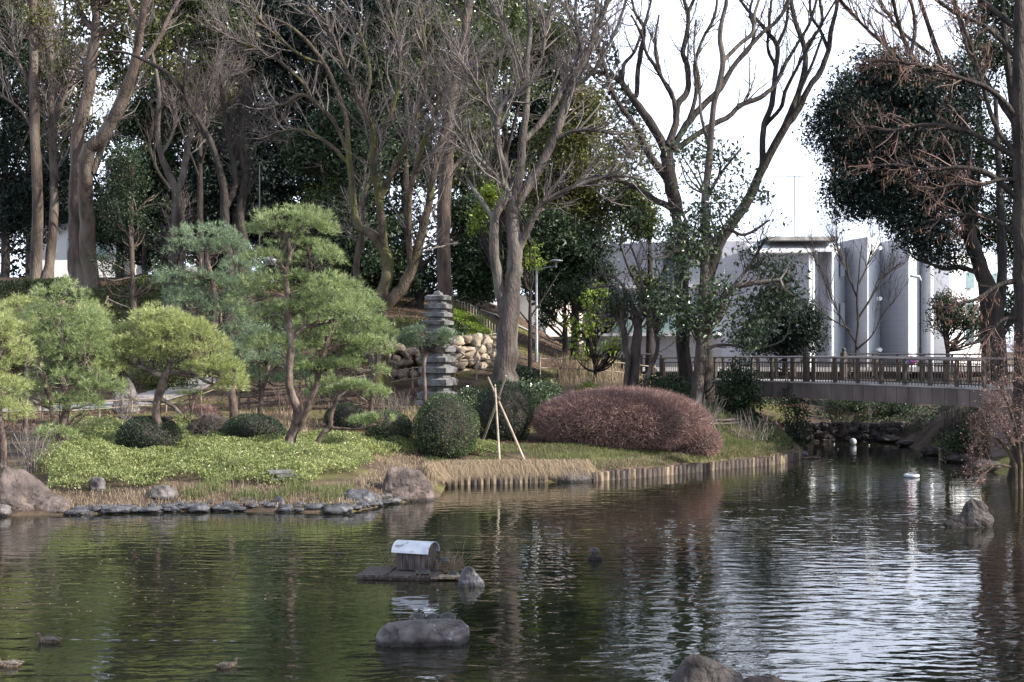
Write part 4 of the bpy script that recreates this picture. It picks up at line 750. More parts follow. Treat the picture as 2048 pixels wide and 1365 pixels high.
pine('tall back pine with a neat dome top and blue-green tiers, left of the tallest pine', (468, 828), [[(468, 828, 9), (462, 780, 8), (455, 730, 8), (438, 690, 7), (430, 650, 7), (432, 600, 6), (424, 560, 5), (415, 520, 5), (418, 480, 3)], [(430, 600, 4), (460, 590, 3), (480, 580, 2)], [(424, 560, 4), (380, 545, 3), (350, 540, 2)]],
     [(410, 475, 62, 28), (385, 500, 48, 22), (440, 498, 52, 22), (365, 560, 50, 24), (440, 570, 50, 22), (480, 540, 40, 26), (390, 610, 55, 26), (450, 630, 52, 26), (490, 670, 42, 30), (365, 590, 36, 20), (480, 600, 40, 30), (470, 710, 35, 25)], 'needle_blue', 3300, Y=49)
pine('tallest pine with sinuous dark trunk and a rounded cloud top against the dark wood', (580, 898), [[(577, 898, 13), (583, 870, 11), (595, 840, 10), (592, 810, 9), (580, 780, 8), (578, 740, 8), (582, 700, 8), (580, 660, 7), (576, 620, 7), (574, 580, 6), (572, 545, 5), (580, 510, 4), (575, 475, 3)],
     [(583, 690, 6), (592, 668, 5), (610, 655, 4), (640, 650, 3), (670, 640, 2)], [(576, 600, 4), (545, 590, 3), (520, 600, 2)], [(572, 545, 4), (600, 555, 3), (630, 552, 3), (655, 560, 2)], [(578, 645, 4), (560, 630, 3), (540, 632, 2)]],
     [(585, 442, 66, 26), (550, 462, 50, 22), (620, 462, 52, 22), (590, 490, 50, 16), (530, 520, 42, 22), (640, 520, 52, 26), (600, 560, 40, 18), (530, 570, 52, 26), (660, 580, 56, 30), (590, 620, 50, 20), (520, 640, 50, 30), (680, 630, 52, 30), (620, 600, 42, 22), (545, 690, 52, 26), (500, 600, 40, 25)], 'needle', 4600)
pine('leaning pine with a wide crown right behind the tallest pine trunk', (604, 862), [[(600, 862, 7), (610, 830, 7), (622, 800, 7), (633, 770, 6), (638, 740, 6), (650, 700, 5), (660, 660, 4), (665, 620, 3)], [(638, 745, 4), (665, 735, 3), (700, 738, 2)], [(650, 700, 4), (690, 690, 3), (730, 700, 2)]],
     [(680, 610, 55, 28), (720, 650, 50, 28), (650, 655, 50, 26), (700, 690, 60, 28), (745, 700, 36, 30), (640, 700, 48, 24), (690, 735, 50, 20), (740, 745, 30, 18), (620, 740, 40, 20), (620, 660, 40, 30), (755, 790, 22, 16), (735, 615, 32, 24)], 'needle', 3700, Y=46)
pine('little pine growing nearly sideways from the lawn beside the round shrubs', (636, 888), [[(634, 888, 6), (645, 868, 5), (660, 855, 5), (662, 830, 5), (672, 805, 4), (680, 792, 3), (700, 780, 2)], [(660, 856, 4), (690, 858, 3), (720, 858, 2), (745, 850, 2)]],
     [(730, 845, 30, 11), (760, 838, 24, 10), (712, 775, 30, 12), (680, 780, 18, 8)], 'needle', 620, Y=42.5)
pine('small pine with one flat green cloud across the pagoda and a thin straight trunk', (850, 818), [[(850, 818, 4), (850, 780, 4), (848, 735, 4), (852, 700, 3), (856, 672, 2)]],
     [(856, 672, 38, 18), (825, 685, 34, 14), (885, 688, 36, 14), (900, 675, 20, 12), (850, 690, 40, 12), (830, 665, 22, 10)], 'needle_blue', 1200, Y=50.5)
pine('pine in the second row with low layered tiers, behind the leaning one', (560, 815), [[(520, 815, 5), (525, 780, 5), (535, 745, 4), (536, 700, 4), (530, 660, 3)], [(535, 745, 3), (560, 730, 2)]],
     [(500, 700, 50, 26), (550, 725, 50, 22), (470, 740, 45, 22), (530, 670, 45, 24), (600, 760, 40, 18), (510, 760, 45, 16)], 'needle_blue', 1900, Y=52)
pine('hidden pale pine peeking above the far left crowns', (50, 850), [[(50, 850, 5), (52, 780, 5), (55, 700, 4), (58, 640, 3)]],
     [(50, 615, 44, 22), (20, 640, 44, 22), (185, 640, 30, 40), (60, 665, 50, 25), (190, 690, 30, 36), (210, 740, 34, 26)], 'needle_yellow', 1500, Y=47)
pine('young pine tuft with slim mossy trunk near the left end of the stone wall', (745, 800), [[(742, 810, 5), (748, 760, 5), (750, 710, 5), (745, 660, 4), (740, 630, 3)]],
     [(745, 640, 34, 20), (765, 670, 30, 18), (720, 660, 34, 20), (755, 792, 22, 12), (660, 770, 40, 14), (640, 790, 30, 12)], 'needle', 1100, Y=51)

# ------------------------------------------------------------------ clipped shrubs
def dome(name, label, px, pyb, rx, h, m, n, size=.05, Y=None, sq=1., core='bark_dark', group=None, cat='shrub', rough=.05, dry=None, twign=0):
    if Y is None: bx, by, bz = hit(px, pyb); Y = by + rx / K * by * .45
    bx = X_(px, Y); bz = gz(bx, Y) - .03; s = Y / K; R = rx * s; H = h * s * .98
    root = thing(name, label, cat, (bx, Y, bz), group); seed = int(rng.integers(1e6))
    c = np.array([bx, Y, bz + H * .42]); rr = np.array([R, R * sq, H * .58])
    if rough < .14: g = Geo(); blob(g, c, rr * .86, seed, .03, 24, 14); g.obj('inner_branches', core, root, smooth=True)
    else:
        g = Geo(); q = c + norm(rng.normal(size=(26, 3)) + [0, 0, .5]) * rr * .8; st = np.tile([bx, Y, bz], (26, 1)) + rng.normal(size=(26, 3)) * [.08, .08, 0]; tubes(g, np.stack([st, (st + q) / 2 + rng.normal(size=(26, 3)) * .08, q], 1), np.tile([.02, .014, .006], (26, 1)), 4); g.obj('stems', core, root); n = int(n * 1.9)
    d = norm(rng.normal(size=(n, 3))); bump_ = 1 + rough * sn(d, 3, seed) + rough * .7 * sn(d, 8, seed + 1)
    rad_ = (.9 + .12 * rng.random(n)) if rough < .14 else (.25 + .85 * rng.random(n) ** .5); Pn = c + d * rr * (bump_ * rad_)[:, None]; ok = Pn[:, 2] > bz; Pn = Pn[ok]; d = d[ok]
    lg = Geo()
    if twign:
        T = twign; dt = norm(rng.normal(size=(T, 3)) + np.array([0, 0, .25])); q = c + dt * rr * (.78 + .16 * rng.random(T))[:, None]; ok = q[:, 2] > bz; q = q[ok]; dt = dt[ok]
        needles(lg, q, norm(dt + [0, 0, .3]), .2, .011, 1); lg.obj('twigs', dry or m, root); lg = Geo()
    leaves(lg, Pn, size, .6); lg.obj('foliage', m, root)
    return root
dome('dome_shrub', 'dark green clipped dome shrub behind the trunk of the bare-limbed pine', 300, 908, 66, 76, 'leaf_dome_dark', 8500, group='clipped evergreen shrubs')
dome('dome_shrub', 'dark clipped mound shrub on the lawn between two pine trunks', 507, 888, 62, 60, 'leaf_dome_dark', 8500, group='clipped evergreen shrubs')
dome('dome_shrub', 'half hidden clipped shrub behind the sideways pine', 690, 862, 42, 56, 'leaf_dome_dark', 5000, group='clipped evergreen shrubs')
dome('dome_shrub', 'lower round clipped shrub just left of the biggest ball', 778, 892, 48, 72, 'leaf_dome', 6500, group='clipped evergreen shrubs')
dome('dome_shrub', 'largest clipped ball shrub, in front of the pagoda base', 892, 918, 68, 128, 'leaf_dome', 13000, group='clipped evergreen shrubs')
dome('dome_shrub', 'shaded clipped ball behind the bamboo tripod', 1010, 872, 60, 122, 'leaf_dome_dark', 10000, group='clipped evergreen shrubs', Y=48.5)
dome('loose_shrub', 'small loose grey-green shrub between pagoda and clipped ball', 937, 800, 34, 50, 'leaf_magnolia', 1800, size=.08, Y=53, rough=.15)
dome('loose_shrub', 'dark glossy loose shrub right of the big forked trunk', 1070, 800, 48, 80, 'leaf_magnolia', 2400, size=.1, Y=52, rough=.2)
dome('loose_shrub', 'upper dark shrub around the big forked trunk base', 1055, 745, 42, 70, 'leaf_dark', 2200, size=.09, Y=56, rough=.2)
dome('loose_shrub', 'bright leafed little shrub left of the pollarded tree', 1178, 795, 24, 34, 'leaf_bright', 420, size=.12, Y=56, rough=.25)
dome('loose_shrub', 'green shrub low in front of the left bridge end', 1330, 800, 50, 60, 'leaf_dark', 1800, size=.11, Y=56, rough=.25)
dome('loose_shrub', 'tall glossy shrub in front of the bridge beside the magnolia trunk', 1478, 845, 45, 110, 'leaf_dark', 2400, size=.12, Y=55.5, rough=.25, sq=.8)
dome('loose_shrub', 'slim dark shrub standing by the bridge face', 1590, 850, 30, 120, 'leaf_dark', 1100, size=.1, Y=56.5, rough=.3, sq=.7)
dome('loose_shrub', 'light green bushy shrub under the middle of the bridge', 1710, 830, 60, 50, 'leaf_dome', 1500, size=.09, Y=66, rough=.25)
dome('loose_shrub', 'low leafy shrub growing beneath the right part of the bridge', 1790, 835, 40, 36, 'leaf_dark', 900, size=.09, Y=64.5, rough=.25)
dome('loose_shrub', 'dark shrub under the right end of the bridge by the oak trunk', 1925, 870, 40, 60, 'leaf_dark', 1100, size=.09, Y=51, rough=.25)
dome('azalea_hedge', 'huge leafless red-brown clipped hedge mound at the water edge', 1242, 935, 188, 120, 'azalea_twig', 9000, size=.035, core='bark_dark', cat='hedge', sq=.42, rough=.06, twign=80000, dry='azalea_twig', Y=48.3)
dome('azalea_shrub', 'low red-brown clipped mound tapering off the right end of the huge hedge', 1392, 925, 52, 58, 'azalea_twig', 1600, size=.035, twign=9000, dry='azalea_twig', Y=48.6)
dome('azalea_shrub', 'small red-brown clipped mound among the pines', 400, 850, 42, 44, 'azalea_twig', 1500, size=.035, twign=8000, dry='azalea_twig', Y=49)
dome('azalea_shrub', 'greyish twiggy azalea in front of the small red mound', 415, 892, 40, 52, 'azalea_green', 900, size=.03, twign=5000, dry='twig_grey', Y=45)
for i, (px, py, rx, h, Y, m, lab) in enumerate([(300, 610, 60, 50, 63, 'leaf_mid', 'yellow-green bush on the leafy slope right of the camphor base'), (225, 580, 55, 30, 66, 'leaf_mid', 'bush at the foot of the camphor trunks'),
        (205, 612, 60, 36, 64.5, 'leaf_olive', 'olive bush low on the slope left of the slim tree'), (330, 640, 50, 30, 62.5, 'leaf_olive', 'bush beside the slope steps'), (30, 590, 60, 30, 64, 'azalea_green', 'brownish bush on the slope at the far left'),
        (100, 600, 50, 34, 63.5, 'leaf_dome', 'bush above the upright pine crown'), (700, 620, 45, 60, 62, 'leaf_mid', 'bush between pine crown and mossy stems'), (800, 640, 40, 40, 62.5, 'leaf_mid', 'bush behind the left bamboo fence'),
        (470, 610, 40, 45, 63, 'leaf_dark', 'dark bush glimpsed between the two tallest pines'), (890, 640, 40, 40, 64, 'leaf_dark', 'dark bush hidden behind the pagoda')]):
    dome('slope_bush', lab, px, py, rx, h, m, 1500, size=.1, Y=Y, rough=.3, core='bark_dark', group='bushes on the slope')

# ------------------------------------------------------------------ ground cover, grasses (nobody could count them)
def scatter(n, x0, x1, y0, y1, fn):
    x = rng.uniform(x0, x1, n); y = rng.uniform(y0, y1, n); px = 1024 + x / y * K; d = sdist(x, y); ok = fn(x, y, px, d); x, y = x[ok], y[ok]
    return np.stack([x, y, ground(x, y)], -1), d[ok], px[ok]
def stuff(o, label, cat): o['kind'] = 'stuff'; o['label'] = label; o['category'] = cat; return o
nz2 = lambda x, y, f, s: sn(np.stack([x, y, x * 0], -1), f, s)
C, d, px = scatter(400000, -16, 2.5, 35, 50, lambda x, y, px, d: (d > 1.75 + .45 * nz2(x, y, 1.6, 4) + np.clip((px - 560) / 400, 0, 1) * .3) & (px > 96 + 40 * nz2(x, y, .9, 8)) & (px < 1000) & (y < 47 - np.clip((px - 700) / 300, 0, 1) * 1.5))
hgt = (.26 + .15 * nz2(C[:, 0], C[:, 1], 2.4, 17) + .13 * nz2(C[:, 0], C[:, 1], 5, 21)) * np.clip((d - 1.2) / .7, .25, 1)
left = np.clip((420 - px) / 200, 0, 1); hgt *= 1 + .5 * left
C[:, 2] += np.maximum(hgt, .04) * (rng.random(len(C)) ** .4)
g = Geo(); leaves(g, C, .07, .4, up=.1, droop=-.6, tri=True)
stuff(g.obj('ground_cover', 'groundcover'), 'bright yellow-green leafy ground cover carpeting the bank under the pines', 'ground cover')
def blades(g, C, ln, wd, lean=.5, droop=.25):
    n = len(C); a = rng.uniform(0, 6.28, n); h = np.stack([np.cos(a), np.sin(a), a * 0], -1); L_ = (ln * rng.uniform(.5, 1.3, n))[:, None]; le = (lean * rng.random(n))[:, None]
    s = np.stack([-np.sin(a), np.cos(a), a * 0], -1) * wd / 2; m_ = C + (h * le * .4 + np.array([0, 0, .6])) * L_; t = C + (h * (le + droop * .6) + np.array([0, 0, 1]) * (1 - droop)) * L_
    V = np.stack([C - s, C + s, m_ + s * .8, m_ - s * .8, t], 1).reshape(-1, 3); i = np.arange(n)[:, None] * 5
    g.add(V, i + [0, 1, 2, 3]); g.add(V[:0], np.zeros((0, 3), int)); g.T.append((i + [3, 2, 4]) + g.n - len(V)); return g
C, d, px = scatter(150000, -18, 5.4, 33, 50, lambda x, y, px, d: (d > .03) & (d < 1.7 + .4 * nz2(x, y, 2, 3)) & (px < 1215) & (px > -60) & ((d < .75) | (px < 850)) & (rng.random(len(x)) < .62 + .35 * nz2(x, y, 3, 12)))
g = Geo(); blades(g, C, .17, .009, 1.5, .55)
stuff(g.obj('straw_grass', 'straw'), 'dry straw-coloured grass fringe along the water edge of the bank', 'dry grass')
C, d, px = scatter(240000, -3.2, 3.2, 41, 46, lambda x, y, px, d: (d > .02) & (d < .4) & (px > 850) & (px < 1175))
g = Geo(); C[:, 2] += .2; blades(g, C, .34, .009, 1.1, 1.6)
stuff(g.obj('overhanging_grass', 'straw'), 'dead tufts hanging over the low bank between the boulder and the flat rock', 'dry grass')
C, d, px = scatter(20000, -9, -1, 34, 38, lambda x, y, px, d: (d > .4) & (d < 1.9) & (px > 330) & (px < 800) & (nz2(x, y, 1.7, 44) + .6 * nz2(x, y, 5, 4) > .35))
g = Geo(); blades(g, C, .3, .01, .5, .15)
stuff(g.obj('green_reeds', 'grass_green'), 'thin green grass blades mixed in the dry fringe near the turtle rocks', 'grass')
C, d, px = scatter(42000, 5, 12, 46, 56, lambda x, y, px, d: (d > .35) & (px > 1390) & (px < 1610) & (nz2(x, y, 2, 14) > -.4))
g = Geo(); blades(g, C, .2, .012, 1., .4)
stuff(g.obj('promontory_grass', 'grass_green'), 'shaded dark green grass on the tip of the bank right of the red hedge', 'grass')
C, d, px = scatter(60000, 1.5, 12, 43, 56, lambda x, y, px, d: (d > .05) & (d < 1.1) & (px > 1180) & (px < 1620) & (nz2(x, y, 2.2, 24) > -.5))
g = Geo(); blades(g, C, .16, .009, 1.5, .6)
stuff(g.obj('edge_grass', 'straw'), 'thin dry grass between the log edging and the red hedge', 'dry grass')
C, d, px = scatter(60000, 9, 22, 48, 76, lambda x, y, px, d: (d > .3) & (px > 1480) & (nz2(x, y, 1.1, 61) > -.2))
C[:, 2] += .22 * rng.random(len(C)) ** 2; g = Geo(); leaves(g, C[:26000], .11, .5, tri=True)
stuff(g.obj('bank_undergrowth', 'leaf_dark'), 'sparse dark undergrowth on the shaded banks around the bridge', 'undergrowth')
C, d, px = scatter(26000, 12, 17, 48, 56, lambda x, y, px, d: (d > .2) & (d < 2.4) & (px > 1830) & (px < 1960) & (nz2(x, y, 2, 5) > -.2))
g = Geo(); blades(g, C, .16, .012, .8, .3)
stuff(g.obj('bank_grass', 'groundcover'), 'patch of sunlit short grass on the right bank below the bridge', 'grass')
C, d, px = scatter(90000, -4, 0, 61.8, 69, lambda x, y, px, d: (px > 895 + 0 * x) & (px < 1000 - (y - 62) * 4))
C[:, 2] += .35 * rng.random(len(C)) ** .5; g = Geo(); leaves(g, C[:26000], .12, .45, tri=True)
stuff(g.obj('slope_ground_cover', 'leaf_bright'), 'bright lime ground cover on the slope above the stone wall', 'ground cover')
C, d, px = scatter(60000, -9, -3, 61.5, 66, lambda x, y, px, d: (px > 680) & (px < 860))
C[:, 2] += .3 * rng.random(len(C)) ** .5; g = Geo(); leaves(g, C[:9000], .1, .45)
stuff(g.obj('slope_ground_cover', 'leaf_mid'), 'ground cover on the slope left of the pagoda behind the bamboo fence', 'ground cover')
C, d, px = scatter(90000, -26, -5, 57, 76, lambda x, y, px, d: (px < 760) & (nz2(x, y, .9, 31) > -.35) & (y > 61.5))
C[:, 2] += .35 * rng.random(len(C)); g = Geo(); leaves(g, C[:36000], .15, .5, tri=True)
stuff(g.obj('hillside_undergrowth', 'leaf_mid'), 'patchy low undergrowth on the shaded hillside behind the pines', 'undergrowth')
C, d, px = scatter(38000, -26, 14, 46, 76, lambda x, y, px, d: (d > 2.5))
C[:, 2] += .03; g = Geo(); leaves(g, C, .11, .6, up=3, tri=True)
stuff(g.obj('leaf_litter', 'leaf_rust'), 'scattered brown fallen leaves on the soil of the banks', 'fallen leaves')
C, d, px = scatter(9000, 2, 12, 55, 64, lambda x, y, px, d: (px > 1080) & (px < 1400) & (d > 1))
g = Geo(); blades(g, C, .55, .012, .5, .2)
stuff(g.obj('dry_weeds', 'straw'), 'tall dry weeds between the red hedge and the approach path', 'dry grass')
C, d, px = scatter(16000, -20, -2, 46, 56, lambda x, y, px, d: (px > 480) & (px < 840) & (nz2(x, y, 1.5, 7) > .0))
g = Geo(); blades(g, C, .3, .012, .7, .3)
stuff(g.obj('border_grass', 'straw'), 'brown-green border grass between clipped shrubs and stone wall', 'dry grass')

# twiggy bare shrubs
def twigbush(label, px, py, h, w, n=60, m='twig_grey', Y=None, name='twiggy_shrub', sub_=4, up=.1):
    bx, by, bz = hit(px, py) if Y is None else (X_(px, Y), Y, gz(X_(px, Y), Y)); s = by / K; root = thing(name, label, 'shrub', (bx, by, bz))
    b = np.array([bx, by, bz]) + rng.normal(size=(n, 3)) * [w * s * .2, w * s * .2, 0]; d = norm(rng.normal(size=(n, 3)) * .35 + [0, 0, 1]); L_ = h * s * rng.uniform(.6, 1.1, n)
    pts = np.stack([b + d * (L_ * t)[:, None] + rng.normal(size=(n, 3)) * .03 * (t > 0) for t in np.linspace(0, 1, 6)], 1); R = np.tile(np.linspace(.011, .005, 6), (n, 1))
    g = Geo(); tubes(g, pts, R, 4); A, RA = spawn(pts, R, n * sub_, (.3, 1), (.12, .4), (20, 50), up, 4, .15, .7, .004); tubes(g, A, RA, 3); g.obj('stems', m, root); return root
twigbush('bare twiggy clump of pale stems behind the big brown boulder', 62, 945, 95, 70, 50)
twigbush('pale bare sticks of a cut shrub at the foot of the magnolia', 1410, 862, 70, 60, 30)
twigbush('bare thicket of stakes and stems beside the red hose', 1500, 880, 60, 110, 40, 'twig_grey')
twigbush('bare pale stems of a shrub on the right bank under the bridge end', 1905, 858, 80, 50, 34, 'twig_grey')
twigbush('brown leafless bush between pines and stone wall', 590, 800, 60, 80, 60, 'twig_red', Y=55)
twigbush('thin leafless bush left of the clipped ball and pagoda', 790, 800, 50, 60, 40, 'twig_grey', Y=53)
twigbush('wispy leafless shrub before the approach fence', 1140, 760, 60, 80, 40, 'twig_red', Y=60)
twigbush('fine bare shrub in front of the path behind the pines', 250, 845, 60, 60, 30, 'twig_grey', Y=52)
twigbush('small pale multi-stemmed bare shrub under the bridge', 1742, 850, 70, 14, 7, 'twig_grey', Y=64, sub_=8)

C, d_, px = scatter(9000, -18, -1, 33, 38, lambda x, y, px, d: (d > -.12) & (d < .3) & (px > 120) & (px < 880))
g = Geo(); C = C[:170]
for q in C: s = rng.uniform(.04, .14); blob(g, q + [0, 0, .01], (s * rng.uniform(1, 1.7), s, s * .55), int(rng.integers(999)), .2, 8, 5, pw=.8)
stuff(g.obj('shore_gravel', 'rock_wet'), 'small wet stones littering the waterline below the dry grass', 'gravel')
C, d_, px = scatter(9000, -12, 10, 14, 60, lambda x, y, px, d: (d < -.5) & (nz2(x, y, .5, 77) > .1) & (px > -20) & (px < 2060))
C[:, 2] = .004; g = Geo(); C = C[:700]; n_ = len(C); a_ = rng.uniform(0, 6.28, n_); s_ = rng.uniform(.012, .035, n_)
V = np.stack([C + np.stack([np.cos(a_ + k * 1.57) * s_ * (1 if k % 2 else .5), np.sin(a_ + k * 1.57) * s_ * (1 if k % 2 else .5), 0 * a_], -1) for k in range(4)], 1)
g.add(V.reshape(-1, 3), np.arange(n_ * 4).reshape(n_, 4)); stuff(g.obj('floating_leaves', 'straw'), 'tiny leaves and seeds floating scattered on the pond', 'floating leaves')

C, d_, px = scatter(95000, -4, 12, 42, 56, lambda x, y, px, d: (d > .45) & (d < 4) & (px > 850) & (px < 1620) & (nz2(x, y, 1.8, 91) > -.55))
g = Geo(); blades(g, C, .15, .011, 1.1, .4)
stuff(g.obj('bank_turf', 'grass_green'), 'thin dull green turf around the tripod and the red hedge', 'grass')
# ------------------------------------------------------------------ rocks
def rock(label, px, py, w, h, m='rock_grey', seed=1, kind='round', dep=.8, name='rock', tilt=None, onland=False, sink=.25, group=None, Y=None, planes=26):
    "px,py: middle of its foot; w,h in pixels"
    if Y is None:
        if onland: bx, by, bz = hit(px, py)
        else: bx, by = onwater(px, py); bz = 0
    else: bx, by = X_(px, Y), Y; bz = gz(bx, by) if onland else 0
    s = by / K; W = w * s / 2; H = h * s; D = W * dep; by += D * .8; bx = X_(px, by)
    g = Geo()
    if kind == 'round': blob(g, (bx, by, bz + H * .5 - H * sink * .5), (W, D, H * (.5 + sink * .5) * 1.04), seed, .17, 44, 26, pw=.8)
    elif kind == 'slab': blob(g, (bx, by, bz + H * .35), (W, D, H * .65), seed, .14, 40, 20, pw=.7)
    else: facet_rock(g, (bx, by, bz + H * .25), (W * 1.12, D * 1.1, H * .88), seed, planes, nu=54, nv=32, tilt=tilt)
    o = g.obj(name, m, loc=(bx, by, bz), smooth=kind != 'facet'); return tag(o, label, 'rock', group)
def prof_rock(label, pts, foot, m, dep=.6, seed=3, Y=None, name='rock', rough=.05, nd=27, flat=0):
    "rock with a given front silhouette (pixels) given full depth: narrower and lower towards front and back"
    Y = onwater(*foot)[1] if Y is None else Y
    pts = np.array(pts, float); s = Y / K; W = (pts[:, 0].max() - pts[:, 0].min()) * s; D = W * dep; yc = Y + D * .42
    prof = np.stack([X_(pts[:, 0], yc), CAMZ - (pts[:, 1] - HOR) / K * yc], -1); t = np.linspace(0, len(prof) - 1, 70); i = np.minimum(t.astype(int), len(prof) - 2); f = (t - i)[:, None]
    prof = prof[i] * (1 - f) + prof[i + 1] * f; cx = prof[:, 0].mean(); zb = -.4; V = []
    for a in np.linspace(-1, 1, nd):
        sc = math.sqrt(max(0, 1 - abs(a) ** 2.4)); hs = (1 - .55 * max(0, -a) ** 1.4 - .35 * max(0, a) ** 1.5) if not flat else 1 - .34 * max(0, -a) ** 3 - .1 * max(0, a)
        x = cx + (prof[:, 0] - cx) * (.55 + .45 * sc) + a * W * .05; z = zb + (prof[:, 1] - zb) * hs * ((.25 + .75 * sc ** .7) if not flat else (.55 + .45 * sc ** .5)); V.append(np.stack([x, np.full(len(x), yc + a * D * .5), z], -1))
    V = np.array(V); q = V.reshape(-1, 3); nzv = sn(q, 2.4 / max(W, .3) * 1.6, seed) * rough * W + np.abs(sn(q, 6 / max(W, .3), seed + 3)) * rough * 1.1 * W + np.abs(sn(q, 19 / max(W, .3), seed + 4)) * rough * .3 * W
    q = q + np.stack([nzv * .5, -nzv * .9, nzv * .35], -1); nc = 70; i, j = np.meshgrid(np.arange(nd - 1), np.arange(nc - 1), indexing='ij'); a = i * nc + j
    g = Geo(); g.add(q, np.stack([a, a + 1, a + nc + 1, a + nc], -1).reshape(-1, 4))
    o = g.obj(name, m, loc=(cx, yc, 0)); return tag(o, label, 'rock')
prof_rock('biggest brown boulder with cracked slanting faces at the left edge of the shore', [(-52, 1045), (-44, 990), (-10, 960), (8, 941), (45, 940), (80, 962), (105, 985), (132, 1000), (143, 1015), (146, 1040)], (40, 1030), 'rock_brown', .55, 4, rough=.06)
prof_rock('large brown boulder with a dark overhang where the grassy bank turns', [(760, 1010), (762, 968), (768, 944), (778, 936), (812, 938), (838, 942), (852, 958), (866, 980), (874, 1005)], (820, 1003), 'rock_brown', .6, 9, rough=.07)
rock('pale flat stone tucked under the biggest brown boulder', 30, 1030, 55, 12, 'rock_grey', 3, 'slab')
rock('low white-crusted stone at the left frame edge', 4, 1034, 36, 22, 'rock_grey', 8)
rock('rounded grey stone nestling in the green ground cover', 196, 985, 34, 26, 'rock_grey', 5, onland=True)
rock('grey lump of rock set in the dry grass fringe', 324, 1003, 56, 26, 'rock_grey', 6, onland=True)
for i, (px, py, w, h, lab) in enumerate([(160, 1031, 60, 9, 'flat stone in the water just right of the biggest brown boulder'), (240, 1028, 52, 9, 'low wet stone at the waterline below the rounded grey stone'), (300, 1027, 46, 9, 'wet stone at the waterline under the grey lump, left one'), (345, 1025, 36, 10, 'wet stone at the waterline under the grey lump, right one'),
        (398, 1026, 42, 10, 'dark wet stone at the waterline between grey lump and pointed stone'), (452, 1024, 46, 8, 'long low wet stone left of the pointed shore stone'), (530, 1021, 40, 9, 'low stone between the pointed stone and the split stone')]):
    rock(lab, px, py, w * (1 + .25 * (i % 2)), h * (1.1 + .3 * (i % 3 == 1)), 'rock_wet', 20 + i, 'slab' if i % 3 else 'facet', 1.1, name='shore_stone', group='low stones along the waterline')
rock('pointed grey stone on the waterline amid dry grass', 500, 1019, 44, 20, 'rock_grey', 31, 'round', name='shore_stone', group='low stones along the waterline')
rock('split grey stone leaning on another by the waterline', 556, 1022, 34, 22, 'rock_wet', 32, 'facet', name='shore_stone', group='low stones along the waterline')
rock('smaller flat pale-blue stone at the back of the turtle cluster', 632, 1008, 36, 14, 'rock_grey', 33, 'slab', name='shore_stone', Y=36)
rock('low basking stone at the left of the turtle cluster', 636, 1024, 50, 16, 'rock_wet', 34, 'round', name='basking_stone')
rock('broad front basking stone of the turtle cluster', 676, 1029, 58, 16, 'rock_wet', 35, 'round', name='basking_stone')
rock('dark dome-shaped stone standing in shallow water beside the turtle cluster', 715, 1016, 70, 34, 'rock_wet', 36, 'round', .8)
rock('pale flat stone left of the overhanging boulder', 786, 1008, 34, 11, 'rock_grey', 37, 'slab')
rock('small wet stone between dome stone and pale flat stone', 754, 1014, 22, 12, 'rock_wet', 38, 'round')
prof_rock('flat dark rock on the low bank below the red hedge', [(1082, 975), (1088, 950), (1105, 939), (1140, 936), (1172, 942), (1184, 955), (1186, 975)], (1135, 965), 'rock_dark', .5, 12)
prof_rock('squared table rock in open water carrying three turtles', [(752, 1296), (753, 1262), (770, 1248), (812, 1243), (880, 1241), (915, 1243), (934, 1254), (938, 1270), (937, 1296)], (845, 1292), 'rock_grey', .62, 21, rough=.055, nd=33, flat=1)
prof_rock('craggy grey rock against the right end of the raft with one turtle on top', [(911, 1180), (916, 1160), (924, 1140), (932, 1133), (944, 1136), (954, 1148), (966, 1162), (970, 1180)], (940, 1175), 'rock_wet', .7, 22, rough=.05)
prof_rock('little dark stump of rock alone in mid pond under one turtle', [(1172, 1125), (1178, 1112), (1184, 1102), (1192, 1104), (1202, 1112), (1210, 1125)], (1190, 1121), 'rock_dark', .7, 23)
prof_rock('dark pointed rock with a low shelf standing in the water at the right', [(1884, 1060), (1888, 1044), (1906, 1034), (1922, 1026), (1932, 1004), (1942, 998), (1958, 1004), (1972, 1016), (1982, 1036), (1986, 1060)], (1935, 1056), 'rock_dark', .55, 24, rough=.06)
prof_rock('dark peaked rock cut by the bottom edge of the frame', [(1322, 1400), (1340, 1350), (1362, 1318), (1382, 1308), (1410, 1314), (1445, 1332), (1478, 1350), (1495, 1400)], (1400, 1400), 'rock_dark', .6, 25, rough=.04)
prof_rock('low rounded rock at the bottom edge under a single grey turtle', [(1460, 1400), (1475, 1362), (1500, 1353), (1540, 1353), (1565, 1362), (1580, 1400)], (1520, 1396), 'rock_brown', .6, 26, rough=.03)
rock('small pale wet rock at the tip of the bank', 1603, 915, 26, 12, 'rock_wet', 41, 'round')
for i, (px, py, w, h, lab) in enumerate([(1822, 893, 50, 12, 'low rock edging the right bank below the sunlit grass'), (1870, 912, 50, 16, 'brown rock along the right bank, in front of the sunlit grass'), (1920, 926, 60, 20, 'rock below the reddish shrub on the right bank'), (1975, 944, 60, 20, 'rock nearest the right frame edge at the waterline'), (1780, 886, 40, 14, 'dark rock where the right bank meets the low weir')]):
    rock(lab, px, py, w, h, 'rock_dark', 50 + i, 'round', name='bank_rock', group='rocks edging the right bank')
rock('tall pointed garden stone behind the bare-limbed pine', 252, 828, 60, 60, 'rock_grey', 61, 'facet', onland=True, Y=55)
for i, (px, Y, w, h, lab) in enumerate([(160, 47.5, 60, 22, 'flat edging stone by the path behind the upright pine'), (205, 48, 46, 18, 'second edging stone by the path behind the upright pine'), (70, 55, 28, 26, 'pale round stone by the far left path rail'), (600, 47, 40, 16, 'low stone in the grass behind the lawn pines')]):
    rock(lab, px, 0, w, h, 'stone_umber', 70 + i, 'slab', onland=True, Y=Y)
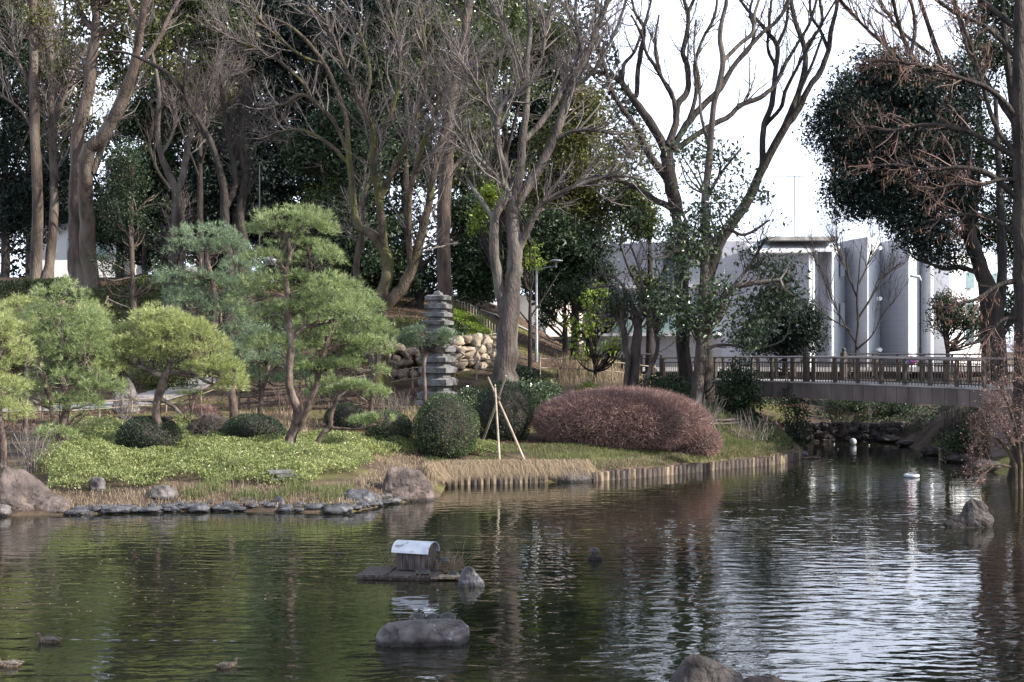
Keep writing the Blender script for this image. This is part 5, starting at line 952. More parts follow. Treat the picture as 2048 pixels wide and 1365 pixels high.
# slabs of stone stacked on the bank
bx, by, bz = hit(566, 968); r = thing('stone_slabs', 'small stack of flat pale stone slabs in the ground cover above the turtle rocks', 'stone slabs', (bx, by, bz))
for i, (dx, z, wx) in enumerate([(0, .06, .62), (.1, .15, .5), (-.06, .24, .6)]): g = Geo(); box(g, (bx + dx, by, bz + z + .06), (wx, .35, .07), rz=.1 * i); g.obj('slab', 'granite', r)

# ------------------------------------------------------------------ stone wall, pagoda
def stones_wall(label, pA, pB, zt, Y0, Y1, m, rows=5, seed=0, hpx=(0, 0)):
    "rubble wall between two pixel columns; boulders are parts"
    A = np.array([X_(pA, Y0), Y0]); B = np.array([X_(pB, Y1), Y1]); Ln = np.linalg.norm(B - A); d = (B - A) / Ln; nrm = np.array([d[1], -d[0]]); rz = math.atan2(d[1], d[0])
    z0 = min(gz(*A), gz(*B)) - .1; H = zt - z0; rr = np.random.default_rng(seed); mid = (A + B) / 2
    root = thing('retaining_wall', label, 'wall', (mid[0], mid[1], z0))
    g = Geo(); box(g, ((A[0] + B[0]) / 2 - nrm[0] * .55, (A[1] + B[1]) / 2 - nrm[1] * .55, z0 + H / 2 - .1), (Ln, .9, H - .1), rz=rz); g.obj('wall_core', 'soil', root)
    hrow = H / rows
    for k in range(rows):
        x = -rr.uniform(0, .2)
        while x < Ln:
            w = rr.uniform(.3, .85); c = A + d * (x + w / 2); zc = z0 + (k + .5) * hrow + rr.uniform(-.16, .16) * (1 if k < rows - 1 else .5)
            g = Geo(); q = rr.integers(0, 999); hh = hrow * rr.uniform(.5, .95) * (1 if w < .6 else .75)
            blob(g, (0, 0, 0), (w * .52, .3, hh), int(q), .24, 16, 10, pw=.75); V = np.concatenate(g.V); ro = rr.uniform(-.8, .8); c_, s_ = math.cos(ro), math.sin(ro); V = V @ np.array([[c_, 0, s_], [0, 1, 0], [-s_, 0, c_]])
            c_, s_ = math.cos(rz), math.sin(rz); V = V @ np.array([[c_, s_, 0], [-s_, c_, 0], [0, 0, 1]]) + [c[0] + nrm[0] * .1 * rr.uniform(.2, 1.4) - nrm[0] * .1 * k / rows, c[1] + nrm[1] * .1, zc]
            g.V = [V]; g.obj('stone', m if rr.random() < .8 else 'stone_umber', root, smooth=True); x += w * .93
    return root
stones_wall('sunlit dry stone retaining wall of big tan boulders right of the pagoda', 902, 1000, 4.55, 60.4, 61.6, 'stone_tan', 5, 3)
stones_wall('shaded part of the boulder wall left of the pagoda', 740, 905, 4.15, 59.6, 60.3, 'stone_umber', 5, 8)  # darker stone than the sunlit stretch; the shade is put into the colour
Yp = 55.5; bx = X_(876, Yp); zb = gz(bx, Yp); s = Yp / K; pag = thing('stone_pagoda', 'tall weathered granite pagoda of thirteen stacked tiers before the stone wall', 'pagoda', (bx, Yp, zb - .1))
rot = math.radians(-20)
def frustum(g, c, w0, w1, h, rz, bevel=0):
    x, y, z = c; V = []
    for wd, zz in ((w0, z), (w1, z + h)):
        for a in range(4): an = rz + math.pi / 4 + a * math.pi / 2; V.append((x + wd * .7071 * math.cos(an), y + wd * .7071 * math.sin(an), zz))
    g.add(V, [[3, 2, 1, 0], [4, 5, 6, 7], [0, 1, 5, 4], [1, 2, 6, 5], [2, 3, 7, 6], [3, 0, 4, 7]])
tiers = [(792, 96), (757, 92), (728, 90), (699, 86), (672, 83), (645, 80), (0, 0)]
ys = [797, 766, 736, 713, 690, 662, 640, 0]
# tier heights follow the photograph: eave top rows in pixels
rows = [(783, 80), (756, 79), (733, 76), (713, 74), (692, 72), (674, 70), (657, 67), (641, 63), (625, 59), (608, 56), (591, 52)]
g = Geo(); frustum(g, (bx, Yp, zb - .1), 1.35, 1.3, CAMZ - (800 - HOR) * s - zb + .1, rot); g.obj('base', 'granite', pag)
for i, (py, wpx) in enumerate(rows):
    z = CAMZ - (py - HOR) * s; wd = wpx * s / (math.cos(rot) + abs(math.sin(rot))); nxt = rows[i + 1][0] if i + 1 < len(rows) else None
    g = Geo(); pit = (rows[max(i - 1, 0)][0] - py) * s if i else .5; hs_ = pit * .42; th = hs_ + pit * .14; frustum(g, (bx, Yp, z - th), wd * .97, wd, hs_, rot); frustum(g, (bx, Yp, z - th + hs_ + .003), wd * .985, wd * .74, pit * .16, rot)
    g.obj('roof_tier', 'granite', pag)
    zl = CAMZ - (rows[i - 1][0] - HOR) * s + .02 if i else CAMZ - (800 - HOR) * s
    g = Geo(); frustum(g, (bx, Yp, zl), wd * .66, wd * .64, z - th - zl, rot); g.obj('tier_body', 'granite', pag)
z = CAMZ - (rows[-1][0] - HOR) * s + .02; g = Geo(); frustum(g, (bx, Yp, z), .3, .26, .09, rot); tube(g, [(bx, Yp, z + .09), (bx, Yp, z + .16)], [.1, .08], 8); g.obj('finial', 'granite', pag)

# ------------------------------------------------------------------ fences and rails
def gpt(px, Y, dz=0): x = X_(px, Y); return np.array([x, Y, gz(x, Y) + dz])
def railfence(name, label, pts, hs, postn, rr=.022, pr=.035, m='bamboo', ph=None, posts=True, lattice=0, m2=None, cat='fence'):
    pts = [np.array(p) for p in pts]; c = catmull(pts, 4 * len(pts)); mid = c[len(c) // 2]; root = thing(name, label, cat, mid)
    for h in hs: g = Geo(); q = c + [0, 0, h]; tube(g, q, rr * (1 + .1 * rng.normal(size=len(q))), 6); g.obj('rail', m, root, smooth=True)
    if posts:
        for t in np.linspace(0, len(c) - 1, postn): i = min(int(t), len(c) - 2); p = c[i] * (1 - t + i) + c[i + 1] * (t - i); H = ph or max(hs) + .08; g = Geo(); tube(g, [p - [0, 0, .15], p + [0, .03, H + rng.uniform(-.02, .05)]], pr, 7); g.obj('post', m2 or m, root, smooth=True)
    return root
railfence('bamboo_rail', 'low double bamboo rail edging the path behind the left pines', [gpt(-60, 52), gpt(60, 52), gpt(150, 52.5), gpt(250, 54), gpt(360, 57), gpt(470, 61)], (.35, .62), 9, m='bamboo_dark')
railfence('bamboo_rail', 'double bamboo rail crossing in front of the stone wall', [gpt(690, 57.5), gpt(760, 57.8), gpt(850, 58.5), gpt(920, 59), gpt(1000, 59.5)], (.42, .85), 8, m='bamboo_dark')
railfence('bamboo_rail', 'two-bar bamboo rail along the approach right of the forked trunk', [gpt(1080, 60), gpt(1160, 60.5), gpt(1240, 61), gpt(1310, 61.5)], (.45, .85), 6, m='bamboo')
railfence('bamboo_rail', 'short bamboo rail on the right bank beyond the oak trunk', [gpt(1880, 52), gpt(1960, 51), gpt(2060, 50)], (.2, .4, .58), 5, m='bamboo_dark')
railfence('bamboo_fence', 'pale bamboo lattice fence on top of the sunlit wall section', [gpt(880, 61.9), gpt(920, 62), gpt(960, 62.3), gpt(995, 62.8)], (.12, .5, .88), 9, .022, .024, ph=1.)
railfence('bamboo_fence', 'bamboo lattice fence climbing to the left of the pagoda', [gpt(748, 61), gpt(780, 61.3), gpt(815, 61.8), gpt(850, 62)], (.12, .5, .85), 8, .022, .024, ph=.95)
railfence('picket_fence', 'bamboo fence of uneven pickets rising up the bright slope', [gpt(918, 69), gpt(945, 67.6), gpt(970, 66), gpt(995, 64.2)], (.35,), 15, .02, .025, ph=.75)
railfence('bamboo_lattice', 'square bamboo lattice seen through the gap under the bridge', [np.array([X_(1500, 69), 69, 1.45]), np.array([X_(1560, 69), 69, 1.45]), np.array([X_(1620, 69), 69, 1.45]), np.array([X_(1690, 69), 69, 1.45])], (.1, .38, .66), 9, .02, .022, ph=.75)
railfence('log_barrier', 'dark horizontal logs edging the bank behind the red hedge', [gpt(1385, 51.6), gpt(1420, 52.2), gpt(1455, 53), gpt(1480, 54)], (.12, .26), 5, .05, .05, m='wood_old', ph=.35)
railfence('plank_screen', 'brown low board fence behind the leaning pine', [gpt(478, 56.4), gpt(520, 56.6), gpt(600, 57), gpt(690, 57.2)], (.25, .5, .72), 7, .05, .05, m='wood_post_dark', ph=.85)
rp_ = thing('rope_fence', 'row of short wooden posts joined by a slack pale rope under the camphor trunks', 'fence', gpt(180, 63))
pp = [(-20, 575), (82, 570), (186, 578), (127, 556), (215, 553), (306, 556), (350, 562), (442, 560)]
lst = [gpt(px, Y) for px, Y in ((-30, 66.5), (30, 66.3), (82, 66), (127, 68), (196, 67.5), (215, 68.5), (306, 67), (350, 67.5), (442, 67), (520, 67))]
for p in lst: g = Geo(); tube(g, [p - [0, 0, .1], p + [0, 0, .85]], .055, 8); g.obj('post', 'wood_post', rp_, smooth=True)
g = Geo()
for a, b in zip(lst[:-1], lst[1:]): q = np.array([a * (1 - t) + b * t + [0, 0, .72 - .55 * t * (1 - t)] for t in np.linspace(0, 1, 8)]); tube(g, q, .018, 5)
g.obj('rope', 'bamboo', rp_, smooth=True)
for k in range(4):
    p = gpt(232 + 8 * k, 62.2 + k * .7); g = Geo(); box(g, p + [0, 0, .1], (1.3, .16, .16), rz=.1); tag(g.obj('log_step', 'wood_old', loc=p), ['lowest', 'second', 'third', 'topmost'][k] + ' log step of the short stair up the slope behind the pines', 'step', 'log steps on the slope')
# log palisade along the bank: each log its own part
pal = thing('log_palisade', 'edging of upright wooden logs of mixed brown tones holding the bank under the red hedge', 'edging', (*onwater(1400, 945), 0))
e = np.array([onwater(*q) for q in [(1184, 963), (1300, 954), (1450, 938), (1560, 928), (1600, 917)]]); seg = np.linalg.norm(np.diff(e, axis=0), axis=1).cumsum(); seg = np.concatenate([[0], seg]); shr = {}
n_ = int(seg[-1] / .225)
for i in range(n_):
    t = (i + .5) / n_ * seg[-1]; k = min(np.searchsorted(seg, t) - 1, len(e) - 2); k = max(k, 0); f = (t - seg[k]) / (seg[k + 1] - seg[k]); x, y = e[k] * (1 - f) + e[k + 1] * f
    h = .27 + rng.uniform(-.02, .03); g = Geo(); tube(g, [(x, y, -.3), (x, y + .02, h)], .112, 9); g.obj('log', rng.choice(['wood_post', 'wood_post_dark', 'wood_old', 'wood_post_dark', 'wood_post_dark', 'wood_post_dark']), pal, smooth=False)
pal2 = thing('log_palisade', 'weathered upright logs half hidden under dead grass left of the flat dark rock', 'edging', (*onwater(980, 968), 0))
e = np.array([onwater(*q) for q in [(884, 971), (1000, 968), (1090, 965)]]); n_ = 19
for i in range(n_):
    t = i / (n_ - 1) * 2; k = min(int(t), 1); x, y = e[k] * (1 - t + k) + e[k + 1] * (t - k); g = Geo(); tube(g, [(x, y, -.3), (x, y, .26 + rng.uniform(-.04, .04))], .085, 7); g.obj('log', rng.choice(['wood_post', 'wood_old']), pal2)
# low stone weir under the bridge
wr = thing('stone_weir', 'low dark rubble wall closing the pond beneath the bridge', 'wall', (*onwater(1680, 882), 0)); rr = np.random.default_rng(5); Yw = 61.8
xa, xb = X_(1548, Yw), X_(1815, Yw)
g = Geo(); box(g, ((xa + xb) / 2, Yw + .5, .32), (xb - xa, .8, .9)); g.obj('wall_core', 'rock_dark', wr)
for k in range(4):
    x = xa
    while x < xb: wd = rr.uniform(.18, .6); g = Geo(); blob(g, (x + wd / 2, Yw + .1 + rr.uniform(-.06, .06), -.02 + k * .24 + rr.uniform(-.06, .06)), (wd * .56, .16, .15 * rr.uniform(.7, 1.3)), int(rr.integers(999)), .25, 10, 7, pw=.65); g.obj('stone', 'rock_dark', wr, smooth=False); x += wd
# hose
g = Geo(); h1 = [P(1455, 826, 57.5), P(1480, 834, 57.5), P(1510, 841, 57.5), P(1522, 840, 57.5), P(1526, 836, 57.5)]; tube(g, catmull(h1, 16), .045, 7)
tag(g.obj('red_hose', 'hose_red', smooth=True, loc=tuple(h1[0])), 'faded red hose lying along the bank debris under the bridge', 'hose')
g = Geo(); h1 = [P(1556, 842, 57), P(1562, 852, 56.8), P(1563, 866, 56.6), P(1566, 884, 56.2), P(1565, 896, 56)]; tube(g, catmull(h1, 14), .05, 7)
tag(g.obj('red_pipe', 'hose_red', smooth=True, loc=tuple(h1[0])), 'short upright bent red pipe dipping into the water by the bank tip', 'pipe')
# bamboo tripod
tp = thing('bamboo_tripod', 'tripod of lashed bamboo poles set against the clipped ball shrub', 'support', gpt(1000, 45.5))
for a, b, Ya, Yb in (((976, 755), (1050, 918), 46, 44.5), ((990, 770), (999, 924), 45.3, 44.2), ((1012, 752), (962, 866), 45, 47)):
    pa, pb = P(*a, Ya), P(*b, Yb); pb[2] = gz(pb[0], pb[1]) - .05; g = Geo(); tube(g, catmull([pb, (pa + pb) / 2 + rng.normal(size=3) * .01, pa], 8), np.linspace(.045, .028, 8), 7); g.obj('pole', 'bamboo', tp, smooth=True)
g = Geo(); tube(g, [P(988, 792, 45.4), P(1000, 800, 45.4)], .06, 8); g.obj('lashing', 'wood_post_dark', tp)
# ------------------------------------------------------------------ bridge
zd = 2.74
A = np.array([X_(1325, 63.5), 63.5]); B = np.array([X_(1965, 48.5), 48.5]); bl = np.linalg.norm(B - A); bd = (B - A) / bl; bn = np.array([-bd[1], bd[0]]); brz = math.atan2(bd[1], bd[0])
br = thing('footbridge', 'gently arched footbridge with brown metal railings and a grey-brown concrete side', 'bridge', (*((A + B) / 2), 0))
arch = lambda t: zd + .06 * (1 - (2 * t - 1) ** 2) - .05
def bp(t, off=0., z=0.): p = A + bd * bl * t + bn * off; return np.array([p[0], p[1], arch(t) + z])
def strip(g, ts, offs, zs):
    "closed cross-section (off,z) swept along the bridge"
    n = len(offs); V = [bp(t, o_, z) for t in ts for o_, z in zip(offs, zs)]; m_ = len(ts); F = [[i * n + j, i * n + (j + 1) % n, (i + 1) * n + (j + 1) % n, (i + 1) * n + j] for i in range(m_ - 1) for j in range(n)]
    F += [[0, 1, 2, 3][::-1]] if n == 4 else []; F += [[(m_ - 1) * n + q for q in range(4)]] if n == 4 else []
    g.add(V, F)
BW = 3.6
g = Geo(); strip(g, np.linspace(0, 1, 24), [.12, BW - .12, BW - .12, .12], [-.5, -.5, -.06, -.06]); g.obj('deck', 'concrete_brown', br)
g = Geo(); strip(g, np.linspace(0, 1, 24), [-.04, BW + .04, BW + .04, -.04], [-.06, -.06, .0, .0]); g.obj('kerb', 'concrete', br)
npan = 32
for k in range(npan):
    for side in (0, 1):
        g = Geo(); a, b = k / npan + .0006, (k + 1) / npan - .0006; o0 = .0 if side == 0 else BW - .12
        strip(g, [a, b], [o0, o0 + .12, o0 + .12, o0], [-.66, -.66, -.062, -.062]); g.obj('side_panel', 'concrete_brown', br)
Rv = ((0, .95, .045), (0, .74, .022), (0, .1, .022))
for side in (.08, BW - .08):
    for _, h, r in Rv: g = Geo(); tube(g, [bp(t, side, h) for t in np.linspace(0, 1, 24)], r, 8 if r > .03 else 6); g.obj('handrail' if h > .9 else 'rail', 'metal_rail' if h > .9 else 'metal_brown', br, smooth=True)
    npst = 15
    for k in range(npst + 1):
        t = k / npst; p = bp(t, side); g = Geo(); box(g, p + [0, 0, .47], (.11, .11, .94), rz=brz); g.obj('post', 'metal_brown', br)
    big = (.5,) if side < 1 else (.42,)
    for t in big:
        p = bp(t + .012, side); g = Geo(); box(g, p + [0, 0, .56], (.2, .2, 1.12), rz=brz); po = g.obj('newel_post', 'metal_brown', br)
        g = Geo(); tube(g, [p + [0, 0, z] for z in (1.12, 1.15, 1.2, 1.24, 1.3, 1.36)], [.1, .1, .06, .09, .07, .01], 10); g.obj('finial', 'metal_black', sub(po, br['_w']), smooth=True)
    nb = 118; me = None
    for k in range(nb):
        p = bp((k + .5) / nb, side)
        if me is None:
            g = Geo(); box(g, (0, 0, .37), (.022, .022, .74), rz=brz); o = g.obj('baluster', 'metal_brown', br, loc=(0, 0, 0)); me = o.data
        else: o = bpy.data.objects.new('baluster', me); COL.objects.link(o); o.parent = br
        o.location = p - np.array(br['_w'])
for t, h in ((1.03, 2.3),):
    p = bp(t, BW / 2); g = Geo(); box(g, (p[0], p[1], zd - .55 - h / 2), (1.4, BW - 1.2, h), rz=brz); g.obj('pier', 'concrete_brown', br)
for lab, pA, YA, pB, YB in (('brown metal railing along the approach path left of the bridge', 1225, 64.5, 1322, 63.7), ('dark railing of the ramp sloping down behind the bridge on the right', 1700, 72, 1965, 60)):
    a = np.array([X_(pA, YA), YA, 2.85]); b = np.array([X_(pB, YB), YB, 2.85]); rt = thing('railing', lab, 'railing', (a + b) / 2); Ln = np.linalg.norm(b - a); 
    for h, r in ((.95, .04), (.75, .02), (.1, .02)): g = Geo(); tube(g, [a + [0, 0, h], b + [0, 0, h]], r, 6); g.obj('rail', 'metal_rail' if h > .9 else 'metal_brown', rt)
    for k in range(6): p = a + (b - a) * k / 5; g = Geo(); box(g, p + [0, 0, .4], (.1, .1, 1.05)); g.obj('post', 'metal_brown', rt)
    nb = int(Ln / .16)
    for k in range(nb): p = a + (b - a) * (k + .5) / nb; g = Geo(); box(g, p + [0, 0, .42], (.022, .022, .66)); g.obj('baluster', 'metal_brown', rt)

ab = thing('abutment_wall', 'shaded plain concrete wall on the far side of the water, seen under the bridge', 'wall', (X_(1700, 71), 71, .8))
g = Geo(); box(g, (X_(1715, 71), 71.5, 1.5), (4.4, .6, 2.0)); g.obj('wall', 'concrete_brown', ab)

# ------------------------------------------------------------------ buildings
def prism(g, pts, z0, z1):
    n = len(pts); V = [(*p, z0) for p in pts] + [(*p, z1) for p in pts]; g.add(V, [[i, (i + 1) % n, (i + 1) % n + n, i + n] for i in range(n)])
    c = np.mean(pts, 0); V2 = V[n:] + [(c[0], c[1], z1)]; g.add(V2, [[i, (i + 1) % n, n] for i in range(n)]); return g
Yb = 95.; S = Yb / K; zz = lambda py, Y=Yb: CAMZ - (py - HOR) / K * Y; xx = lambda px, Y=Yb: X_(px, Y)
bld = thing('museum_building', 'long windowless grey tiled building with tall saw-tooth wall fins across the pond', 'building', (xx(1600), Yb + 6, 2.6))
top = zz(474); z0 = 2.4
# saw-tooth bays: a broad grey face turned to the left, then a narrow face turned to the sun on the right
bays = [(1541, 1602, 502), (1621, 1664, 490), (1690, 1736, 474), (1759, 1832, 476), (1846, 1862, 480)]
faces = [(1600, 1645, 'a'),]
def bay(pL, pR, ptop, depL, depR, pback):
    "grey face from (pL,depL) to (pR,depR) in front, return face running back to pback"
    a = (xx(pL, depL), depL); b = (xx(pR, depR), depR); c = (xx(pback, depR + 3.6), depR + 3.6); d = (a[0], depL + 9); g = Geo(); prism(g, [a, b, c, (c[0], depL + 9), d], z0, zz(ptop, depR)); return g
yl = Yb + 1.6
seq = [(1440, 1618, 503, 95.4, 94.6, 1641), (1641, 1664, 490, 97.6, 97., 1690), (1690, 1736, 474, 97.2, 94.8, 1761), (1761, 1851, 477, 97.6, 93.6, 1862)]
seq = [(1440, 1618, 503, 97.4, 94.6, 1645), (1641, 1664, 490, 98.4, 95.6, 1692), (1690, 1735, 474, 98.8, 95.2, 1762), (1760, 1817, 476, 98.4, 94.4, 1840), (1838, 1862, 478, 97.8, 96.4, 1866)]
for q in seq:
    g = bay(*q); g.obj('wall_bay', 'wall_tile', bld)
    pR, ptop, dR = q[1], q[2], q[4]; b_ = np.array([xx(pR, dR), dR]); c_ = np.array([xx(q[5], dR + 3.6), dR + 3.6]); n2 = np.array([(c_ - b_)[1], -(c_ - b_)[0]]); n2 = n2 / np.linalg.norm(n2) * .03; g = Geo(); prism(g, [b_ + n2 * .2, b_ + n2, c_ + n2, c_ + n2 * .2], z0, zz(ptop, dR) + .02); g.obj('fin_face', 'fin_tile_lit', bld)
    g = Geo(); box(g, (xx(pR, dR) + .02, dR - .01, (zz(ptop, dR) + z0) / 2), (.07, .07, zz(ptop, dR) - z0 - .02)); g.obj('sunlit_edge', 'plaster_white', bld)  # white strip added to paint the sunlit line down each corner
g = Geo(); box(g, ((xx(1330) + xx(1672)) / 2, Yb + 8, (zz(478) + z0) / 2), (xx(1672) - xx(1330), 12, zz(478) - z0)); g.obj('rear_block', 'wall_tile', bld)
g = Geo(); box(g, ((xx(1535) + xx(1675)) / 2, Yb + 1.2, zz(478)), (xx(1675) - xx(1535), 3.2, .25)); g.obj('roof_edge', 'concrete', bld)
g = Geo(); xa, xb = xx(1500), xx(1662); g.add([(xa, 96.6, zz(484)), (xb, 96.6, zz(484)), (xb + .1, 94.3, zz(501, 94.3)), (xa, 94.3, zz(501, 94.3)), (xa, 96.6, zz(486)), (xb, 96.6, zz(486)), (xb + .1, 94.3, zz(504, 94.3)), (xa, 94.3, zz(504, 94.3))], [[0, 3, 2, 1], [4, 5, 6, 7], [3, 7, 6, 2], [1, 2, 6, 5], [0, 4, 7, 3]]); g.obj('eave_roof', 'roof_pale', bld)
g = Geo(); tube(g, [(xa, 94.2, zz(504.5, 94.2)), (xx(1618), 94.2, zz(504.5, 94.2))], .09, 8); g.obj('gutter', 'plaster_white', bld)
g = Geo(); tube(g, [(xx(1620), 94.1, zz(504, 94.1)), (xx(1620), 94.1, 2.6)], .07, 8); g.obj('downpipe', 'plaster_white', bld)
g = Geo(); box(g, (xx(1680, 97.8), 97.2, (zz(505) + zz(550)) / 2), (.3, .3, zz(505) - zz(550))); g.obj('slot_window', 'glass_dark', bld)
g = Geo(); box(g, (xx(1680, 97.8), 97.2, (zz(605) + zz(650)) / 2), (.3, .3, zz(605) - zz(650))); g.obj('slot_window', 'glass_dark', bld)
for py in (495, 597, 700): g = Geo(); tube(g, [(xx(1756, 96.2), 96.2, zz(py)), (xx(1756, 96.2), 95.6, zz(py))], .14, 8); g.obj('wall_vent', 'plaster_white', bld)
# left wing with glazing
wing = thing('glazed_wing', 'lower grey wing with dark upper window and pale green glass panels, seen through the trees', 'building', (xx(1370), Yb - 2, 2.6))
wy = lambda px: Yb - 1 + (1440 - px) / 275 * 3.; wrz = math.atan2(wy(1440) - wy(1165), xx(1440) - xx(1165))
g = Geo(); prism(g, [(xx(1165), wy(1165)), (xx(1440), wy(1440)), (xx(1440), Yb + 8), (xx(1165), Yb + 8)], z0, zz(485)); g.obj('wall', 'wall_tile', wing)
g = Geo(); box(g, (xx(1345), wy(1345) - .04, (zz(500) + zz(570)) / 2), (xx(1365) - xx(1328), .12, zz(500) - zz(570)), rz=wrz); g.obj('window', 'glass_dark', wing)
for k in range(6): pl = 1205 + k * 38; g = Geo(); box(g, (xx(pl + 18), wy(pl + 18) - .05, (zz(600) + zz(664)) / 2), (xx(36) - xx(0), .12, zz(600) - zz(664)), rz=wrz); g.obj('glass_panel', 'glass_green', wing)
g = Geo(); box(g, ((xx(1180) + xx(1440)) / 2, wy(1310) - .5, zz(669)), (xx(1440) - xx(1180), 1.2, .24), rz=wrz); g.obj('ledge', 'plaster_white', wing)
g = Geo(); box(g, ((xx(1180) + xx(1440)) / 2, wy(1310) - .15, zz(573)), (xx(1440) - xx(1180), .5, .18), rz=wrz); g.obj('ledge', 'plaster_white', wing)
# bright white block further right
wh = thing('white_building', 'sunlit white office block glimpsed between the trees at the right', 'building', (xx(1960, 108), 112, 2.6))
a, b = xx(1858, 104), xx(2130, 92); 
g = Geo(); prism(g, [(a, 106), (a + 1.5, 104), (b, 106), (b, 118), (a, 118)], z0, zz(505, 104)); g.obj('wall', 'wall_white_tile', wh)
for k in range(3):
    for j in range(3): x = a + 3 + k * 2.6; g = Geo(); box(g, (x, 104.1 + (x - a - 1.5) * 2 / (b - a - 1.5) - .05, zz(560 + j * 55, 104)), (1.1, .2, 1.2)); wn = g.obj('window', 'glass_green', wh)
lw = thing('low_building', 'low white-walled building with a dark roof edge behind the forked trunk', 'building', (xx(1100, 84), 86, 2.6))
g = Geo(); xa, xb, xm = xx(1020, 84), xx(1170, 84), xx(1092, 84); prism(g, [(xa, 84.6), (xm, 84), (xm, 90), (xa, 90)], 4.2, zz(590, 84)); g.obj('white_wall', 'plaster_white', lw)
g = Geo(); prism(g, [(xm, 84.02), (xb, 86.), (xb, 90), (xm, 90)], 4.2, zz(585, 84)); g.obj('pink_wall', 'plaster_pink', lw)
g = Geo(); box(g, (xx(1100, 83.5), 84.6, zz(678, 83.5)), (xx(1165, 83.5) - xx(1030, 83.5), 3.5, .25)); g.obj('roof_edge', 'metal_black', lw)
g = Geo(); box(g, (xx(1100, 84), 86.5, 3.4), (xx(1165, 84) - xx(1030, 84), 5, 1.9)); g.obj('base_wall', 'concrete_brown', lw)
hs = thing('white_house', 'white house with a low garden wall and small window behind the camphor trunks', 'building', (xx(140, 88), 91, 8))
g = Geo(); box(g, (xx(150, 88), 92, (zz(450, 88) + 7) / 2), (xx(260, 88) - xx(100, 88), 6, zz(450, 88) - 7)); g.obj('wall', 'plaster_white', hs)
g = Geo(); box(g, (xx(150, 87), 87.4, (zz(520, 87) + 7) / 2), (xx(245, 87) - xx(95, 87), .3, zz(520, 87) - 7)); g.obj('garden_wall', 'plaster_white', hs)
for px in (136, 192): g = Geo(); box(g, (xx(px, 88), 88.95, zz(497, 88)), (.7, .14, 1.3)); wn = g.obj('window', 'glass_green', hs); g = Geo(); box(g, (xx(px, 88), 88.86, zz(497, 88)), (.05, .06, 1.3)); g.obj('frame', 'metal_grey', sub(wn, hs['_w']))
g = Geo(); g.add([(xx(80, 88), 88.3, zz(452, 88)), (xx(280, 88), 88.3, zz(452, 88)), (xx(280, 88), 92, zz(415, 88)), (xx(80, 88), 92, zz(415, 88)), (xx(280, 88), 95.5, zz(452, 88)), (xx(80, 88), 95.5, zz(452, 88))], [[0, 1, 2, 3], [3, 2, 4, 5]]); g.obj('roof', 'roof_metal', hs)
h2 = thing('white_wall', 'pale wall glimpsed between the pines and the hillside trees', 'wall', (xx(380, 86), 86, 7)); g = Geo(); box(g, (xx(400, 86), 86, zz(548, 86) - .4), (xx(520, 86) - xx(335, 86), .4, 1.6)); g.obj('panel', 'plaster_white', h2)
# antenna
an = thing('roof_antenna', 'thin television antenna mast on the roof of the grey building', 'antenna', (xx(1590), Yb + 4, top)); Ya = Yb + 4
g = Geo(); tube(g, [(xx(1590, Ya), Ya, zz(480)), (xx(1589, Ya), Ya, zz(353, Ya))], .035, 6); g.obj('mast', 'metal_grey', an)
g = Geo(); tube(g, [(xx(1541, Ya), Ya, zz(352, Ya)), (xx(1606, Ya), Ya, zz(354, Ya))], .025, 6); g.obj('boom', 'metal_grey', an)
for px in (1545, 1556, 1567, 1578, 1588, 1598): g = Geo(); tube(g, [(xx(px, Ya), Ya - .35, zz(353, Ya)), (xx(px, Ya), Ya + .35, zz(353, Ya))], .015, 4); g.obj('element', 'metal_grey', an)
g = Geo(); tube(g, [(xx(1606, Ya), Ya, zz(346, Ya)), (xx(1606, Ya), Ya, zz(364, Ya))], .02, 5); g.obj('reflector', 'metal_grey', an)

# ------------------------------------------------------------------ lamps and sign
Yl = 62.5; p = gpt(1073, Yl); lp = thing('street_lamp', 'grey post lamp with a flat saucer head on a side arm, beside the forked trunk', 'lamp post', p)
zt = CAMZ - (538 - HOR) * Yl / K
g = Geo(); tube(g, [p - [0, 0, .1], p + [0, 0, 1.2], p + [0, 0, 1.22], [p[0], p[1], zt]], [.075, .075, .055, .05], 10); g.obj('pole', 'metal_grey', lp, smooth=True)
xl = X_(1112, Yl); g = Geo(); tube(g, [(p[0] - .25, Yl, zt - .05), (p[0], Yl, zt - .02), (xl, Yl, zt + .12)], .03, 6); g.obj('arm', 'metal_grey', lp)
g = Geo(); tube(g, [(xl, Yl, zt + .05), (xl, Yl, zt + .3)], .045, 8); tube(g, [(xl, Yl, zt + .28), (xl, Yl, zt + .32), (xl, Yl, zt + .37), (xl, Yl, zt + .42)], [.08, .3, .3, .1], 18); g.obj('lamp_head', 'metal_grey', lp, smooth=True)
Yl = 76; p = np.array([X_(1842, Yl), Yl, 2.75]); zt = CAMZ - (562 - HOR) * Yl / K; lp = thing('street_lamp', 'black lamp post with a short white head standing before the grey fins', 'lamp post', p)
g = Geo(); tube(g, [p, p + [0, 0, 1.4], p + [0, 0, 1.42], [p[0], Yl, zt]], [.1, .1, .06, .055], 10); g.obj('pole', 'metal_black', lp)
g = Geo(); tube(g, [(X_(1820, Yl), Yl, zt + .28), (X_(1838, Yl), Yl, zt + .2), (p[0], Yl, zt)], [.07, .1, .05], 8); g.obj('lamp_head', 'white_plastic', lp, smooth=True)
Yl = 52; bx = X_(519, Yl); p = np.array([bx, Yl, gz(bx, Yl)]); zt = CAMZ - (524 - HOR) * Yl / K; lp = thing('garden_lamp', 'slim dark lamp with a hanging bowl head half buried in the tallest pine crown', 'lamp post', p)
g = Geo(); tube(g, [p, [bx, Yl, CAMZ - (330 - HOR) * Yl / K]], [.04, .02], 7); g.obj('pole', 'metal_black', lp)
